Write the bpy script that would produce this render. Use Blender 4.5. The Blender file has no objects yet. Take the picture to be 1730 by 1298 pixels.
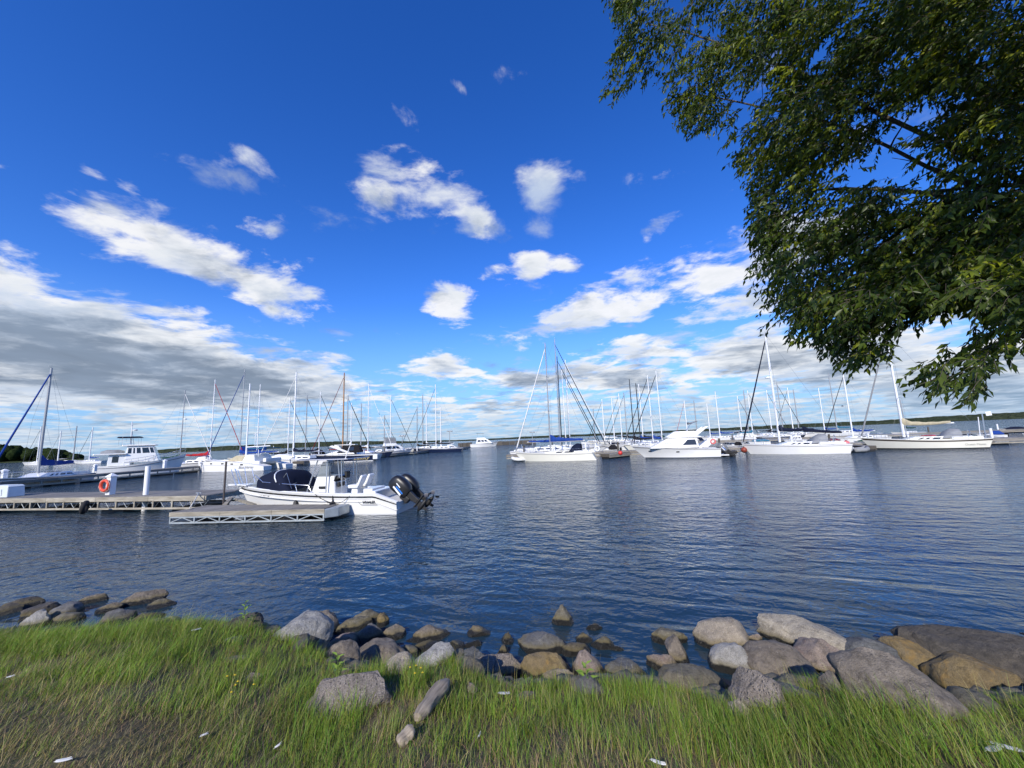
import bpy, bmesh, math, random
import numpy as np
from mathutils import Vector, Matrix, noise as mnoise

random.seed(7)
RNG = np.random.default_rng(11)
scene = bpy.context.scene
COL = scene.collection
R = math.radians

# ------------------------------------------------------------------ camera
PW, PH, F = 1730.0, 1298.0, 650.0
PITCH, ROLL, CAMZ = 8.05, -2.3, 3.0
cam_data = bpy.data.cameras.new('camera')
cam_data.sensor_width = 36.0
cam_data.lens = F / PW * 36.0
cam_data.clip_start = 0.05
cam_data.clip_end = 30000.0
cam = bpy.data.objects.new('camera', cam_data)
COL.objects.link(cam)
CAMROT = Matrix.Rotation(R(90 + PITCH), 3, 'X') @ Matrix.Rotation(R(ROLL), 3, 'Z')
CAMPOS = Vector((0, 0, CAMZ))
cam.matrix_world = Matrix.Translation(CAMPOS) @ CAMROT.to_4x4()
scene.camera = cam

def ray(px, py):
    return CAMROT @ Vector(((px - PW / 2) / F, -(py - PH / 2) / F, -1.0))
def at_z(px, py, z=0.0):
    d = ray(px, py); return CAMPOS + d * ((z - CAMZ) / d.z)
def at_y(px, py, y):
    d = ray(px, py); return CAMPOS + d * (y / d.y)
def px_scale(p):                     # metres per photograph pixel at a point
    return -(CAMROT.transposed() @ (Vector(p) - CAMPOS)).z / F

# ------------------------------------------------------------------ sun
SUN_EL, SUN_AZ = 31.0, 199.0         # azimuth clockwise from +Y: behind the camera, to the left
sun_dir = Vector((math.sin(R(SUN_AZ)) * math.cos(R(SUN_EL)), math.cos(R(SUN_AZ)) * math.cos(R(SUN_EL)), math.sin(R(SUN_EL))))
sd = bpy.data.lights.new('sun', 'SUN')
sd.energy = 5.0
sd.angle = R(0.55)
sd.color = (1.0, 0.93, 0.82)
sun = bpy.data.objects.new('sun', sd)
sun.rotation_euler = (-sun_dir).to_track_quat('-Z', 'Y').to_euler()
sun.location = (0, 0, 60)
COL.objects.link(sun)

# ------------------------------------------------------------------ node helper
class NT:
    def __init__(s, tree):
        s.t = tree; s.t.nodes.clear()
    def n(s, typ, **kw):
        nd = s.t.nodes.new(typ)
        for k, v in kw.items(): setattr(nd, k, v)
        return nd
    def put(s, sock, v):
        if v is None: return
        if isinstance(v, bpy.types.NodeSocket): s.t.links.new(v, sock)
        else: sock.default_value = v
    def math(s, op, a=None, b=None, c=None, clamp=False):
        nd = s.n('ShaderNodeMath', operation=op, use_clamp=clamp)
        for i, v in enumerate((a, b, c)): s.put(nd.inputs[i], v)
        return nd.outputs[0]
    def vmath(s, op, a=None, b=None, scale=None):
        nd = s.n('ShaderNodeVectorMath', operation=op)
        s.put(nd.inputs[0], a)
        if b is not None: s.put(nd.inputs[1], b)
        if scale is not None: s.put(nd.inputs['Scale'], scale)
        return nd.outputs['Value'] if op in ('DOT_PRODUCT', 'LENGTH', 'DISTANCE') else nd.outputs[0]
    def noise(s, vec, scale=1.0, detail=4.0, rough=0.5, dist=0.0, lac=2.0, dims='3D', out=0):
        nd = s.n('ShaderNodeTexNoise', noise_dimensions=dims)
        s.put(nd.inputs['Vector'], vec); nd.inputs['Scale'].default_value = scale
        nd.inputs['Detail'].default_value = detail; nd.inputs['Roughness'].default_value = rough
        nd.inputs['Distortion'].default_value = dist; nd.inputs['Lacunarity'].default_value = lac
        return nd.outputs[out]
    def voronoi(s, vec, scale=1.0, feature='F1', out='Distance'):
        nd = s.n('ShaderNodeTexVoronoi', feature=feature)
        s.put(nd.inputs['Vector'], vec); nd.inputs['Scale'].default_value = scale
        return nd.outputs[out]
    def rng(s, v, a, b, c=0.0, d=1.0, smooth=False):
        nd = s.n('ShaderNodeMapRange', interpolation_type='SMOOTHSTEP' if smooth else 'LINEAR')
        s.put(nd.inputs[0], v)
        for i, q in enumerate((a, b, c, d)): s.put(nd.inputs[i + 1], q)
        return nd.outputs[0]
    def mix(s, fac, a, b, blend='MIX'):
        nd = s.n('ShaderNodeMix', data_type='RGBA', blend_type=blend)
        s.put(nd.inputs[0], fac)
        for i, v in ((6, a), (7, b)):
            if isinstance(v, (tuple, list)) and len(v) == 3: v = (*v, 1.0)
            s.put(nd.inputs[i], v)
        return nd.outputs[2]
    def ramp(s, fac, stops):
        nd = s.n('ShaderNodeValToRGB'); s.put(nd.inputs[0], fac)
        e = nd.color_ramp.elements
        while len(e) < len(stops): e.new(0.5)
        for i, (p, c) in enumerate(stops):
            e[i].position = p; e[i].color = (*c, 1.0) if len(c) == 3 else c
        return nd.outputs[0]
    def bump(s, h, strength=0.3, dist=0.02, normal=None):
        nd = s.n('ShaderNodeBump'); s.put(nd.inputs['Height'], h)
        nd.inputs['Strength'].default_value = strength; nd.inputs['Distance'].default_value = dist
        if normal is not None: s.put(nd.inputs['Normal'], normal)
        return nd.outputs[0]
    def sep(s, v):
        nd = s.n('ShaderNodeSeparateXYZ'); s.put(nd.inputs[0], v); return nd.outputs
    def comb(s, x, y, z):
        nd = s.n('ShaderNodeCombineXYZ')
        for i, v in enumerate((x, y, z)): s.put(nd.inputs[i], v)
        return nd.outputs[0]

# ------------------------------------------------------------------ sky
world = bpy.data.worlds.new('World'); scene.world = world; world.use_nodes = True
world.cycles.sampling_method = 'MANUAL'; world.cycles.sample_map_resolution = 512
w = NT(world.node_tree)
dirv = w.n('ShaderNodeTexCoord').outputs['Generated']
sky = w.n('ShaderNodeTexSky', sky_type='NISHITA', sun_disc=False)
sky.sun_elevation = R(SUN_EL); sky.sun_rotation = R(SUN_AZ)
sky.altitude = 200; sky.air_density = 1.0; sky.dust_density = 0.35; sky.ozone_density = 2.2
# the photograph's deep polarised-looking blue: the clear sky is graded as a whole, by one curve
g = w.n('ShaderNodeGamma'); w.put(g.inputs[0], w.vmath('SCALE', sky.outputs[0], scale=0.11)); g.inputs[1].default_value = 1.06
hs = w.n('ShaderNodeHueSaturation'); w.put(hs.inputs['Color'], g.outputs[0])
hs.inputs['Saturation'].default_value = 1.3; hs.inputs['Value'].default_value = 1.50; hs.inputs['Hue'].default_value = 0.509
blue = w.vmath('MULTIPLY', hs.outputs[0], (.80, 1.02, 1.42))

dx, dy, dz = w.sep(dirv)
zz = w.math('ADD', w.math('MAXIMUM', dz, 0.0), 0.10)
plane = w.comb(w.math('DIVIDE', dx, zz), w.math('DIVIDE', dy, zz), 0.0)

# cloud masses: centre pixel, half axes, tilt (degrees, clockwise in the picture), amount
CLOUDS = [
 (40, 570, 330, 95, 10, .50), (250, 620, 310, 66, 8, .52), (440, 632, 170, 42, 7, .42), (-150, 520, 300, 130, 14, .50), (330, 545, 130, 38, 14, .27), (60, 500, 130, 45, 22, .34),
 (180, 365, 95, 44, 24, .30), (300, 415, 120, 62, 24, .33), (400, 470, 130, 46, 20, .38), (230, 420, 70, 55, 40, .26), (540, 508, 50, 20, 18, .24), (470, 528, 75, 18, 14, .26), (570, 565, 38, 14, 8, .27), (565, 612, 45, 18, 4, .24),
 (355, 288, 95, 40, 18, .25), (430, 275, 60, 20, 35, .19), (445, 378, 42, 30, -15, .28), (150, 296, 40, 18, 32, .17), (215, 310, 24, 26, 0, .15), 
 (680, 190, 75, 32, 35, .25), (700, 318, 120, 66, 16, .315), (805, 370, 60, 36, 26, .30), (640, 322, 66, 34, 12, .26), (690, 262, 75, 32, 10, .22), (775, 148, 26, 14, 30, .21),
 (910, 320, 50, 40, 40, .215), (910, 385, 34, 28, 40, .20), (898, 448, 40, 27, 0, .29), (832, 460, 36, 15, -10, .28), (962, 448, 40, 16, 8, .27), (762, 508, 50, 40, 0, .30),
 (1115, 380, 48, 18, -28, .25), (920, 552, 105, 28, -14, .30), (1040, 508, 130, 46, -20, .31), (1190, 450, 130, 52, -27, .33), (1330, 420, 130, 75, -25, .36), (1230, 522, 120, 28, -8, .28),
 (1110, 588, 150, 34, -3, .30), (1270, 595, 150, 45, 0, .33), (1450, 590, 160, 60, 0, .33), (750, 618, 90, 24, 0, .29), (880, 640, 90, 16, 0, .24), (1030, 632, 120, 26, 0, .27), (630, 558, 20, 12, 0, .17),
 (1650, 640, 200, 60, -5, .30), (1600, 480, 200, 90, -10, .30), (1500, 250, 150, 60, -20, .18), (1240, 325, 45, 16, -30, .15), (1110, 300, 60, 40, 0, .14),
]
def blob_nodes(items):
    # three masses at a time, one per vector channel
    sx, sy, sz = w.comb(dx, dx, dx), w.comb(dy, dy, dy), w.comb(dz, dz, dz)
    def vma(a, b, c):
        nd = w.n('ShaderNodeVectorMath', operation='MULTIPLY_ADD')
        for k, v in enumerate((a, b, c)): w.put(nd.inputs[k], v)
        return nd.outputs[0]
    acc = None
    items = list(items)
    while len(items) % 3: items.append((865, 3000, 5, 5, 0, .0))
    for k in range(0, len(items), 3):
        T1, T2, A = [], [], []
        for cx, cy, rx, ry, ang, amp in items[k:k + 3]:
            c = ray(cx, cy).normalized()
            ca, sa = math.cos(R(ang)), math.sin(R(ang)); e = 4.0
            def tang(ux, uy):
                v = (ray(cx + ux * e, cy + uy * e).normalized() - ray(cx - ux * e, cy - uy * e).normalized()) / (2 * e)
                v -= c * v.dot(c); m = v.length
                return v / (m * m)
            T1.append(tang(ca, sa) / (rx * 1.3)); T2.append(tang(-sa, ca) / (ry * 1.3)); A.append(amp)
        def lin(T):
            q = w.vmath('MULTIPLY', sx, tuple(t.x for t in T))
            q = vma(sy, tuple(t.y for t in T), q)
            return vma(sz, tuple(t.z for t in T), q)
        a, b = lin(T1), lin(T2)
        r2 = vma(b, b, w.vmath('MULTIPLY', a, a))
        f = w.vmath('MAXIMUM', vma(r2, tuple(-q for q in A), tuple(A)), (0.0, 0.0, 0.0))
        acc = f if acc is None else w.vmath('MAXIMUM', acc, f)
    x, y, z = w.sep(acc)
    return w.math('SMOOTH_MAX', w.math('SMOOTH_MAX', x, y, 0.1), z, 0.1)
mask = blob_nodes(CLOUDS)
low = w.rng(dz, 0.05, 0.23, 0.235, 0.0, True)           # more, flatter cloud towards the horizon
cover = w.math('MULTIPLY_ADD', w.noise(plane, 0.32, 2.0, 0.5), 0.16, -0.125)
base = w.math('ADD', w.math('ADD', mask, low), cover)
base = w.math('ADD', base, w.rng(dz, 0.50, 0.80, 0.0, -0.10, True))        # thinner overhead, as in view
blue = w.mix(w.rng(dz, 0.02, 0.34, 0.80, 0.0, True), blue, (.27, .53, .90))
H = (1.30, 1.20, 1.11, 1.03)
TONE = ((.98, .98, .98), (.80, .84, .90), (.45, .53, .66), (.21, .275, .38))
col = blue
warp = w.vmath('SCALE', w.vmath('SUBTRACT', w.noise(plane, 1.1, 3.0, 0.55, out=1), (.5, .5, .5)), scale=0.42)
under = w.noise(w.vmath('ADD', plane, warp), 1.1, 4.0, 0.55)
for i, h in enumerate(H):
    p = w.vmath('ADD', w.vmath('SCALE', plane, scale=h), w.comb(i * 0.013 + 4.35, 2.1, h * 1.6))
    p = w.vmath('ADD', p, warp)
    n1 = w.math('MULTIPLY_ADD', w.noise(p, 2.1, 8.0, 0.60), 1.45, -0.225)
    d = w.math('ADD', w.math('ADD', n1, base), (-.665, -.65, -.69, -.755)[i])
    width = (.20, .24, .30, .34)[i]
    a = w.rng(d, 0.0, width, 0.0, (.93, .9, .85, .92)[i], True)
    tone = TONE[i]
    if i >= 2:      # uneven thickness shows as lighter and darker undersides
        v = w.rng(under, .35, .65, .0, 1.0)
        tone = w.mix(v, tuple(q * .86 for q in TONE[i]), tuple(q * 1.28 for q in TONE[i]))
    col = w.mix(a, col, tone)
# air in front of the far clouds
haze = w.rng(dz, 0.0, 0.12, 0.50, 0.0, True)
col = w.mix(haze, col, (.36, .56, .80))
bg = w.n('ShaderNodeBackground'); w.put(bg.inputs[0], col); bg.inputs[1].default_value = 1.0
w.t.links.new(bg.outputs[0], w.n('ShaderNodeOutputWorld').inputs[0])

# ------------------------------------------------------------------ exposure and render settings
vs = scene.view_settings
vs.view_transform = 'Standard'; vs.look = 'None'; vs.exposure = 0.0; vs.gamma = 1.0
vs.use_curve_mapping = False
scene.render.engine = 'CYCLES'
cy = scene.cycles
cy.use_denoising = True
cy.max_bounces = 6; cy.diffuse_bounces = 2; cy.glossy_bounces = 3; cy.transmission_bounces = 4; cy.transparent_max_bounces = 8
cy.caustics_reflective = False; cy.caustics_refractive = False
cy.sample_clamp_indirect = 6.0

# ------------------------------------------------------------------ object helpers
def tag(o, label=None, cat=None, group=None, kind=None):
    if label: o['label'] = label
    if cat: o['category'] = cat
    if group: o['group'] = group
    if kind: o['kind'] = kind
    return o
def empty(name, loc=(0, 0, 0), rz=0.0):
    o = bpy.data.objects.new(name, None); COL.objects.link(o)
    o.empty_display_size = 0.3
    o.location = loc; o.rotation_euler = (0, 0, rz)
    return o
def add_mesh(name, verts, faces, mat=None, parent=None, smooth=False):
    me = bpy.data.meshes.new(name)
    me.from_pydata([tuple(v) for v in verts], [], [tuple(f) for f in faces])
    if smooth: me.shade_smooth()
    o = bpy.data.objects.new(name, me); COL.objects.link(o)
    if mat: me.materials.append(mat)
    if parent: o.parent = parent
    return o
def np_mesh(name, verts, faces, mat=None, parent=None, smooth=False, colors=None):
    """verts (N,3), faces (M,k) arrays"""
    me = bpy.data.meshes.new(name)
    n, (m, k) = len(verts), faces.shape
    me.vertices.add(n); me.vertices.foreach_set('co', np.ascontiguousarray(verts, np.float32).ravel())
    me.loops.add(m * k); me.loops.foreach_set('vertex_index', np.ascontiguousarray(faces, np.int32).ravel())
    me.polygons.add(m); me.polygons.foreach_set('loop_start', np.arange(0, m * k, k, dtype=np.int32))
    if smooth: me.polygons.foreach_set('use_smooth', np.ones(m, bool))
    me.update(calc_edges=True)
    if colors is not None:
        at = me.color_attributes.new('tint', 'FLOAT_COLOR', 'POINT')
        c = np.ones((n, 4), np.float32); c[:, :3] = colors
        at.data.foreach_set('color', c.ravel())
    o = bpy.data.objects.new(name, me); COL.objects.link(o)
    if mat: me.materials.append(mat)
    if parent: o.parent = parent
    return o

class MB:
    """collects shapes of one part; build() links them as one mesh object"""
    def __init__(s): s.v = []; s.f = []
    def add(s, vs, fs):
        b = len(s.v); s.v += [tuple(v) for v in vs]; s.f += [tuple(i + b for i in f) for f in fs]; return s
    def box(s, c, size, rot=None, taper=1.0):
        hx, hy, hz = (q / 2 for q in size)
        vs = [Vector((x * hx * (taper if z > 0 else 1), y * hy * (taper if z > 0 else 1), z * hz)) for z in (-1, 1) for y in (-1, 1) for x in (-1, 1)]
        if rot is not None: vs = [rot @ v for v in vs]
        c = Vector(c)
        return s.add([v + c for v in vs], [(0, 2, 3, 1), (4, 5, 7, 6), (0, 1, 5, 4), (2, 6, 7, 3), (0, 4, 6, 2), (1, 3, 7, 5)])
    def beam(s, p0, p1, wd, ht, up=(0, 0, 1)):
        p0, p1 = Vector(p0), Vector(p1); d = (p1 - p0).normalized(); up = Vector(up)
        if abs(d.dot(up)) > 0.98: up = Vector((0, 1, 0))
        sd_ = d.cross(up).normalized(); u = sd_.cross(d)
        vs = [p + sd_ * (a * wd / 2) + u * (b * ht / 2) for p in (p0, p1) for a, b in ((-1, -1), (1, -1), (1, 1), (-1, 1))]
        return s.add(vs, [(0, 1, 2, 3), (7, 6, 5, 4), (0, 4, 5, 1), (1, 5, 6, 2), (2, 6, 7, 3), (3, 7, 4, 0)])
    def tube(s, pts, r, n=8, r1=None, cap=True):
        pts = [Vector(p) for p in pts]
        rings = []; b = len(s.v); N = len(pts)
        prev = None
        for i, p in enumerate(pts):
            d = (pts[min(i + 1, N - 1)] - pts[max(i - 1, 0)]).normalized()
            if prev is None:
                a = Vector((0, 0, 1)) if abs(d.z) < 0.9 else Vector((1, 0, 0))
                u = d.cross(a).normalized()
            else:
                u = (prev - d * prev.dot(d)).normalized()
            prev = u; v = d.cross(u)
            rr = r if r1 is None else r + (r1 - r) * i / (N - 1)
            if callable(r): rr = r(i / (N - 1))
            rings.append([p + (u * math.cos(2 * math.pi * k / n) + v * math.sin(2 * math.pi * k / n)) * rr for k in range(n)])
        vs = [q for ring in rings for q in ring]; fs = []
        for i in range(N - 1):
            for k in range(n):
                fs.append((i * n + k, i * n + (k + 1) % n, (i + 1) * n + (k + 1) % n, (i + 1) * n + k))
        if cap:
            fs.append(tuple(range(n - 1, -1, -1))); fs.append(tuple((N - 1) * n + k for k in range(n)))
        return s.add(vs, fs)
    def lathe(s, prof, n=16, c=(0, 0, 0), axis='Z'):
        vs, fs = [], []; c = Vector(c)
        for r_, z in prof:
            for k in range(n):
                a = 2 * math.pi * k / n
                q = Vector((r_ * math.cos(a), r_ * math.sin(a), z))
                if axis == 'X': q = Vector((q.z, q.x, q.y))
                elif axis == 'Y': q = Vector((q.x, q.z, q.y))
                vs.append(q + c)
        m = len(prof)
        for i in range(m - 1):
            for k in range(n):
                fs.append((i * n + k, i * n + (k + 1) % n, (i + 1) * n + (k + 1) % n, (i + 1) * n + k))
        fs.append(tuple(range(n - 1, -1, -1))); fs.append(tuple((m - 1) * n + k for k in range(n)))
        return s.add(vs, fs)
    def loft(s, secs, close=False, cap0=False, cap1=False):
        """secs: list of equal-length point lists"""
        n = len(secs[0]); vs = [p for sc in secs for p in sc]; fs = []
        for i in range(len(secs) - 1):
            for k in range(n if close else n - 1):
                k2 = (k + 1) % n
                fs.append((i * n + k, i * n + k2, (i + 1) * n + k2, (i + 1) * n + k))
        if cap0: fs.append(tuple(range(n - 1, -1, -1)))
        if cap1: fs.append(tuple((len(secs) - 1) * n + k for k in range(n)))
        return s.add(vs, fs)
    def prism(s, poly, y0, y1, plane='XZ'):
        """polygon in a plane, extruded along the remaining axis"""
        def P(a, b, t):
            return {'XZ': (a, t, b), 'XY': (a, b, t), 'YZ': (t, a, b)}[plane]
        n = len(poly)
        vs = [P(a, b, y0) for a, b in poly] + [P(a, b, y1) for a, b in poly]
        fs = [tuple(range(n)), tuple(range(2 * n - 1, n - 1, -1))]
        for k in range(n): fs.append((k, k + n, (k + 1) % n + n, (k + 1) % n))
        return s.add(vs, fs)
    def quad(s, a, b, c, d): return s.add([a, b, c, d], [(0, 1, 2, 3)])
    def ball(s, c, r, n=10, sq=(1, 1, 1)):
        prof = [(max(1e-4, math.sin(math.pi * i / n)) * r, -math.cos(math.pi * i / n) * r) for i in range(n + 1)]
        b = len(s.v); s.lathe(prof, n + 4)
        for i in range(b, len(s.v)):
            q = s.v[i]; s.v[i] = (q[0] * sq[0] + c[0], q[1] * sq[1] + c[1], q[2] * sq[2] + c[2])
        return s
    def torus(s, c, r0, r1, n=20, m=8, axis='Z'):
        vs, fs = [], []
        for i in range(n):
            a = 2 * math.pi * i / n
            for k in range(m):
                b = 2 * math.pi * k / m
                rr = r0 + r1 * math.cos(b)
                q = (rr * math.cos(a), rr * math.sin(a), r1 * math.sin(b))
                if axis == 'Y': q = (q[0], q[2], q[1])
                elif axis == 'X': q = (q[2], q[0], q[1])
                vs.append((q[0] + c[0], q[1] + c[1], q[2] + c[2]))
        for i in range(n):
            for k in range(m):
                fs.append((i * m + k, i * m + (k + 1) % m, ((i + 1) % n) * m + (k + 1) % m, ((i + 1) % n) * m + k))
        return s.add(vs, fs)
    def build(s, name, mat, parent=None, smooth=False, bevel=0.0, auto=None):
        o = add_mesh(name, s.v, s.f, mat, parent)
        me = o.data
        bm = bmesh.new(); bm.from_mesh(me); bmesh.ops.recalc_face_normals(bm, faces=bm.faces)
        bm.to_mesh(me); bm.free()
        if smooth:
            me.shade_smooth()
            if auto is not None: me.set_sharp_from_angle(angle=R(auto))
        if bevel:
            m = o.modifiers.new('bevel', 'BEVEL'); m.width = bevel; m.segments = 2; m.limit_method = 'ANGLE'; m.angle_limit = R(40)
        return o

# ------------------------------------------------------------------ materials
MATS = {}
def pbr(name, color, rough=0.5, metal=0.0, spec=0.5, var=0.0, vscale=3.0, bump=0.0, bscale=30.0, coat=0.0, alpha=1.0, dirt=None, dscale=1.5, damt=0.4):
    if name in MATS: return MATS[name]
    m = bpy.data.materials.new(name); m.use_nodes = True
    t = NT(m.node_tree)
    b = t.n('ShaderNodeBsdfPrincipled'); t.t.links.new(b.outputs[0], t.n('ShaderNodeOutputMaterial').inputs[0])
    b.inputs['Roughness'].default_value = rough; b.inputs['Metallic'].default_value = metal
    b.inputs['Specular IOR Level'].default_value = spec; b.inputs['Coat Weight'].default_value = coat
    b.inputs['Coat Roughness'].default_value = 0.08
    b.inputs['Alpha'].default_value = alpha
    pos = t.n('ShaderNodeTexCoord').outputs['Object']
    c = (*color, 1.0)
    if var:
        nz = t.noise(pos, vscale, 5.0, 0.6)
        c = t.mix(t.rng(nz, 0.3, 0.7), tuple(q * (1 - var) for q in color), tuple(min(1, q * (1 + var)) for q in color))
    if dirt:
        nz = t.noise(pos, dscale, 6.0, 0.65)
        c = t.mix(t.rng(nz, 0.48, 0.72, 0.0, damt), c, dirt)
    t.put(b.inputs['Base Color'], c)
    if bump:
        t.put(b.inputs['Normal'], t.bump(t.noise(pos, bscale, 5.0, 0.6), bump, 0.02))
    MATS[name] = m
    return m

def wood_mat(name, base, dark, grain=(1.2, 14, 14)):
    m = bpy.data.materials.new(name); m.use_nodes = True; t = NT(m.node_tree)
    b = t.n('ShaderNodeBsdfPrincipled'); t.t.links.new(b.outputs[0], t.n('ShaderNodeOutputMaterial').inputs[0])
    pos = t.n('ShaderNodeTexCoord').outputs['Object']
    info = t.n('ShaderNodeObjectInfo')
    p2 = t.vmath('ADD', t.vmath('MULTIPLY', pos, grain), t.vmath('SCALE', info.outputs['Location'], scale=1.7))
    gr = t.noise(p2, 1.0, 6.0, 0.62, 0.4)
    st = t.noise(pos, 2.2, 5.0, 0.6)
    c = t.mix(t.rng(gr, 0.32, 0.7), dark, base)
    c = t.mix(t.rng(st, 0.5, 0.75, 0, 0.5), c, tuple(q * 0.55 for q in base))
    hv = t.n('ShaderNodeHueSaturation'); t.put(hv.inputs['Color'], c); t.put(hv.inputs['Value'], t.rng(info.outputs['Random'], 0, 1, 0.78, 1.12))
    t.put(b.inputs['Base Color'], hv.outputs[0]); b.inputs['Roughness'].default_value = 0.85
    t.put(b.inputs['Normal'], t.bump(gr, 0.5, 0.01))
    MATS[name] = m
    return m

def water_mat():
    m = bpy.data.materials.new('lake_water'); m.use_nodes = True; t = NT(m.node_tree)
    b = t.n('ShaderNodeBsdfPrincipled'); t.t.links.new(b.outputs[0], t.n('ShaderNodeOutputMaterial').inputs[0])
    pos = t.n('ShaderNodeTexCoord').outputs['Object']
    px_, py_, pz_ = t.sep(pos)
    # wind patches: calmer lee close to the shore, chop further out
    patch = t.noise(t.vmath('MULTIPLY', pos, (.05, .09, 1)), 1.0, 3.0, 0.5)
    near = t.rng(py_, 6.0, 17.0, 0.0, 1.0, True)
    side = t.math('MAXIMUM', t.rng(px_, 1.0, 10.0, 1.0, 0.30, True), t.rng(py_, 14.0, 36.0, 0.0, 1.0, True))
    amp = t.math('MULTIPLY', t.rng(patch, 0.3, 0.7, 0.55, 1.15), t.math('MULTIPLY_ADD', t.math('MULTIPLY', near, side), 0.86, 0.14))
    rot = t.n('ShaderNodeVectorRotate', rotation_type='Z_AXIS'); t.put(rot.inputs['Vector'], pos); rot.inputs['Angle'].default_value = R(18)
    q = rot.outputs[0]
    n1 = t.noise(t.vmath('MULTIPLY', q, (1.25, 1.7, 1)), 1.0, 2.0, 0.5, 0.5)
    n2 = t.noise(t.vmath('MULTIPLY', q, (3.4, 4.4, 1)), 1.0, 2.5, 0.55, 0.4)
    n0 = t.noise(t.vmath('MULTIPLY', q, (.42, .38, 1)), 1.0, 2.0, 0.5, 0.4)
    far = t.rng(py_, 18.0, 60.0, 0.0, 1.0, True)
    rot2 = t.n('ShaderNodeVectorRotate', rotation_type='Z_AXIS'); t.put(rot2.inputs['Vector'], pos); rot2.inputs['Angle'].default_value = R(-32)
    n3 = t.noise(t.vmath('MULTIPLY', rot2.outputs[0], (9, 20, 1)), 1.0, 1.5, 0.5, 0.3)
    # long low swell running in towards the stones
    sw = t.noise(t.vmath('MULTIPLY', q, (.22, 1.25, 1)), 1.0, 2.0, 0.45, 1.0)
    h = t.math('MULTIPLY', t.math('MULTIPLY_ADD', n1, 0.20, t.math('MULTIPLY', n2, 0.15)), t.math('MULTIPLY', amp, t.math('MULTIPLY_ADD', far, 1.3, 1.0)))
    h = t.math('MULTIPLY_ADD', n0, t.math('MULTIPLY', far, 0.80), h)
    h = t.math('MULTIPLY_ADD', n3, t.math('MULTIPLY_ADD', amp, 0.006, 0.0012), h)
    h = t.math('MULTIPLY_ADD', sw, 0.055, h)
    bp = t.n('ShaderNodeBump'); t.put(bp.inputs['Height'], h); bp.inputs['Strength'].default_value = 1.0; bp.inputs['Distance'].default_value = 1.0
    t.put(b.inputs['Normal'], bp.outputs[0])
    b.inputs['Base Color'].default_value = (.014, .034, .052, 1)
    b.inputs['Roughness'].default_value = 0.075; b.inputs['IOR'].default_value = 1.333
    b.inputs['Specular IOR Level'].default_value = 0.5
    return m

# ------------------------------------------------------------------ water and shore
WATER = add_mesh('lake_water', [(-9000, -60, 0), (9000, -60, 0), (9000, 14000, 0), (-9000, 14000, 0)], [(0, 1, 2, 3)], water_mat())
tag(WATER, kind='structure')

EDGE_Z = 0.72
EDGE_PX = [(-500, 1100), (-200, 1082), (0, 1072), (100, 1064), (200, 1066), (330, 1058), (430, 1060), (500, 1085), (590, 1140), (650, 1140), (720, 1128), (770, 1120), (810, 1160),
           (900, 1165), (1000, 1158), (1100, 1150), (1160, 1165), (1225, 1200), (1290, 1180), (1370, 1160), (1440, 1160), (1530, 1185), (1620, 1200), (1730, 1192), (1900, 1180), (2200, 1170)]
_e = sorted((at_z(x, y, EDGE_Z).x, at_z(x, y, EDGE_Z).y) for x, y in EDGE_PX)
EX = np.array([q[0] for q in _e]); EY = np.array([q[1] for q in _e])
def edge_y(x): return np.interp(x, EX, EY)
def wob(x, y):
    return 0.035 * np.sin(1.7 * x + 0.6 * y) + 0.028 * np.sin(2.9 * y - 1.3 * x + 1.0) + 0.015 * np.sin(6.1 * x + 4.3 * y)
def ground_z(x, y):
    x = np.asarray(x, float); y = np.asarray(y, float)
    d = edge_y(x) - y                                  # >0 on the grass, <0 down the bank
    up = EDGE_Z + 0.62 * (1 - np.exp(-np.maximum(d, 0) * 0.42)) + 0.012 * np.maximum(d, 0)
    dn = EDGE_Z - 0.62 * np.minimum(-d, 2.4) * (d < 0) - 0.1 * np.maximum(-d - 2.4, 0)
    return np.where(d >= 0, up, dn) + wob(x, y) * np.clip(d + 0.6, 0, 1)

def ground_mat():
    m = bpy.data.materials.new('bank_soil'); m.use_nodes = True; t = NT(m.node_tree)
    b = t.n('ShaderNodeBsdfPrincipled'); t.t.links.new(b.outputs[0], t.n('ShaderNodeOutputMaterial').inputs[0])
    pos = t.n('ShaderNodeTexCoord').outputs['Object']
    n = t.noise(pos, 2.0, 8.0, 0.65); n2 = t.noise(pos, 40.0, 4.0, 0.6)
    c = t.mix(t.rng(n, 0.35, 0.65), (.085, .062, .034), (.055, .062, .018))
    c = t.mix(t.rng(n2, 0.4, 0.7, 0, .6), c, (.17, .13, .075))
    wet = t.rng(t.sep(pos)[2], 0.05, 0.25, 1.0, 0.0, True)
    c = t.mix(wet, c, (.02, .018, .013))
    t.put(b.inputs['Base Color'], c); b.inputs['Roughness'].default_value = 0.95
    t.put(b.inputs['Normal'], t.bump(n2, 0.8, 0.02))
    return m
gx = np.concatenate([np.linspace(-60, -14, 24), np.linspace(-13.8, 13.8, 231), np.linspace(14, 60, 24)])
gy = np.concatenate([np.linspace(-40, -1, 28), np.linspace(-0.8, 9.5, 130), np.linspace(10, 16, 7)])
GX, GY = np.meshgrid(gx, gy)
GZ = ground_z(GX, GY)
gv = np.stack([GX.ravel(), GY.ravel(), GZ.ravel()], 1)
nx_, ny_ = len(gx), len(gy)
idx = np.arange(nx_ * ny_).reshape(ny_, nx_)
gf = np.stack([idx[:-1, :-1].ravel(), idx[:-1, 1:].ravel(), idx[1:, 1:].ravel(), idx[1:, :-1].ravel()], 1)
GROUND = np_mesh('grass_bank', gv, gf, ground_mat(), smooth=True)
tag(GROUND, kind='structure')

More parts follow.
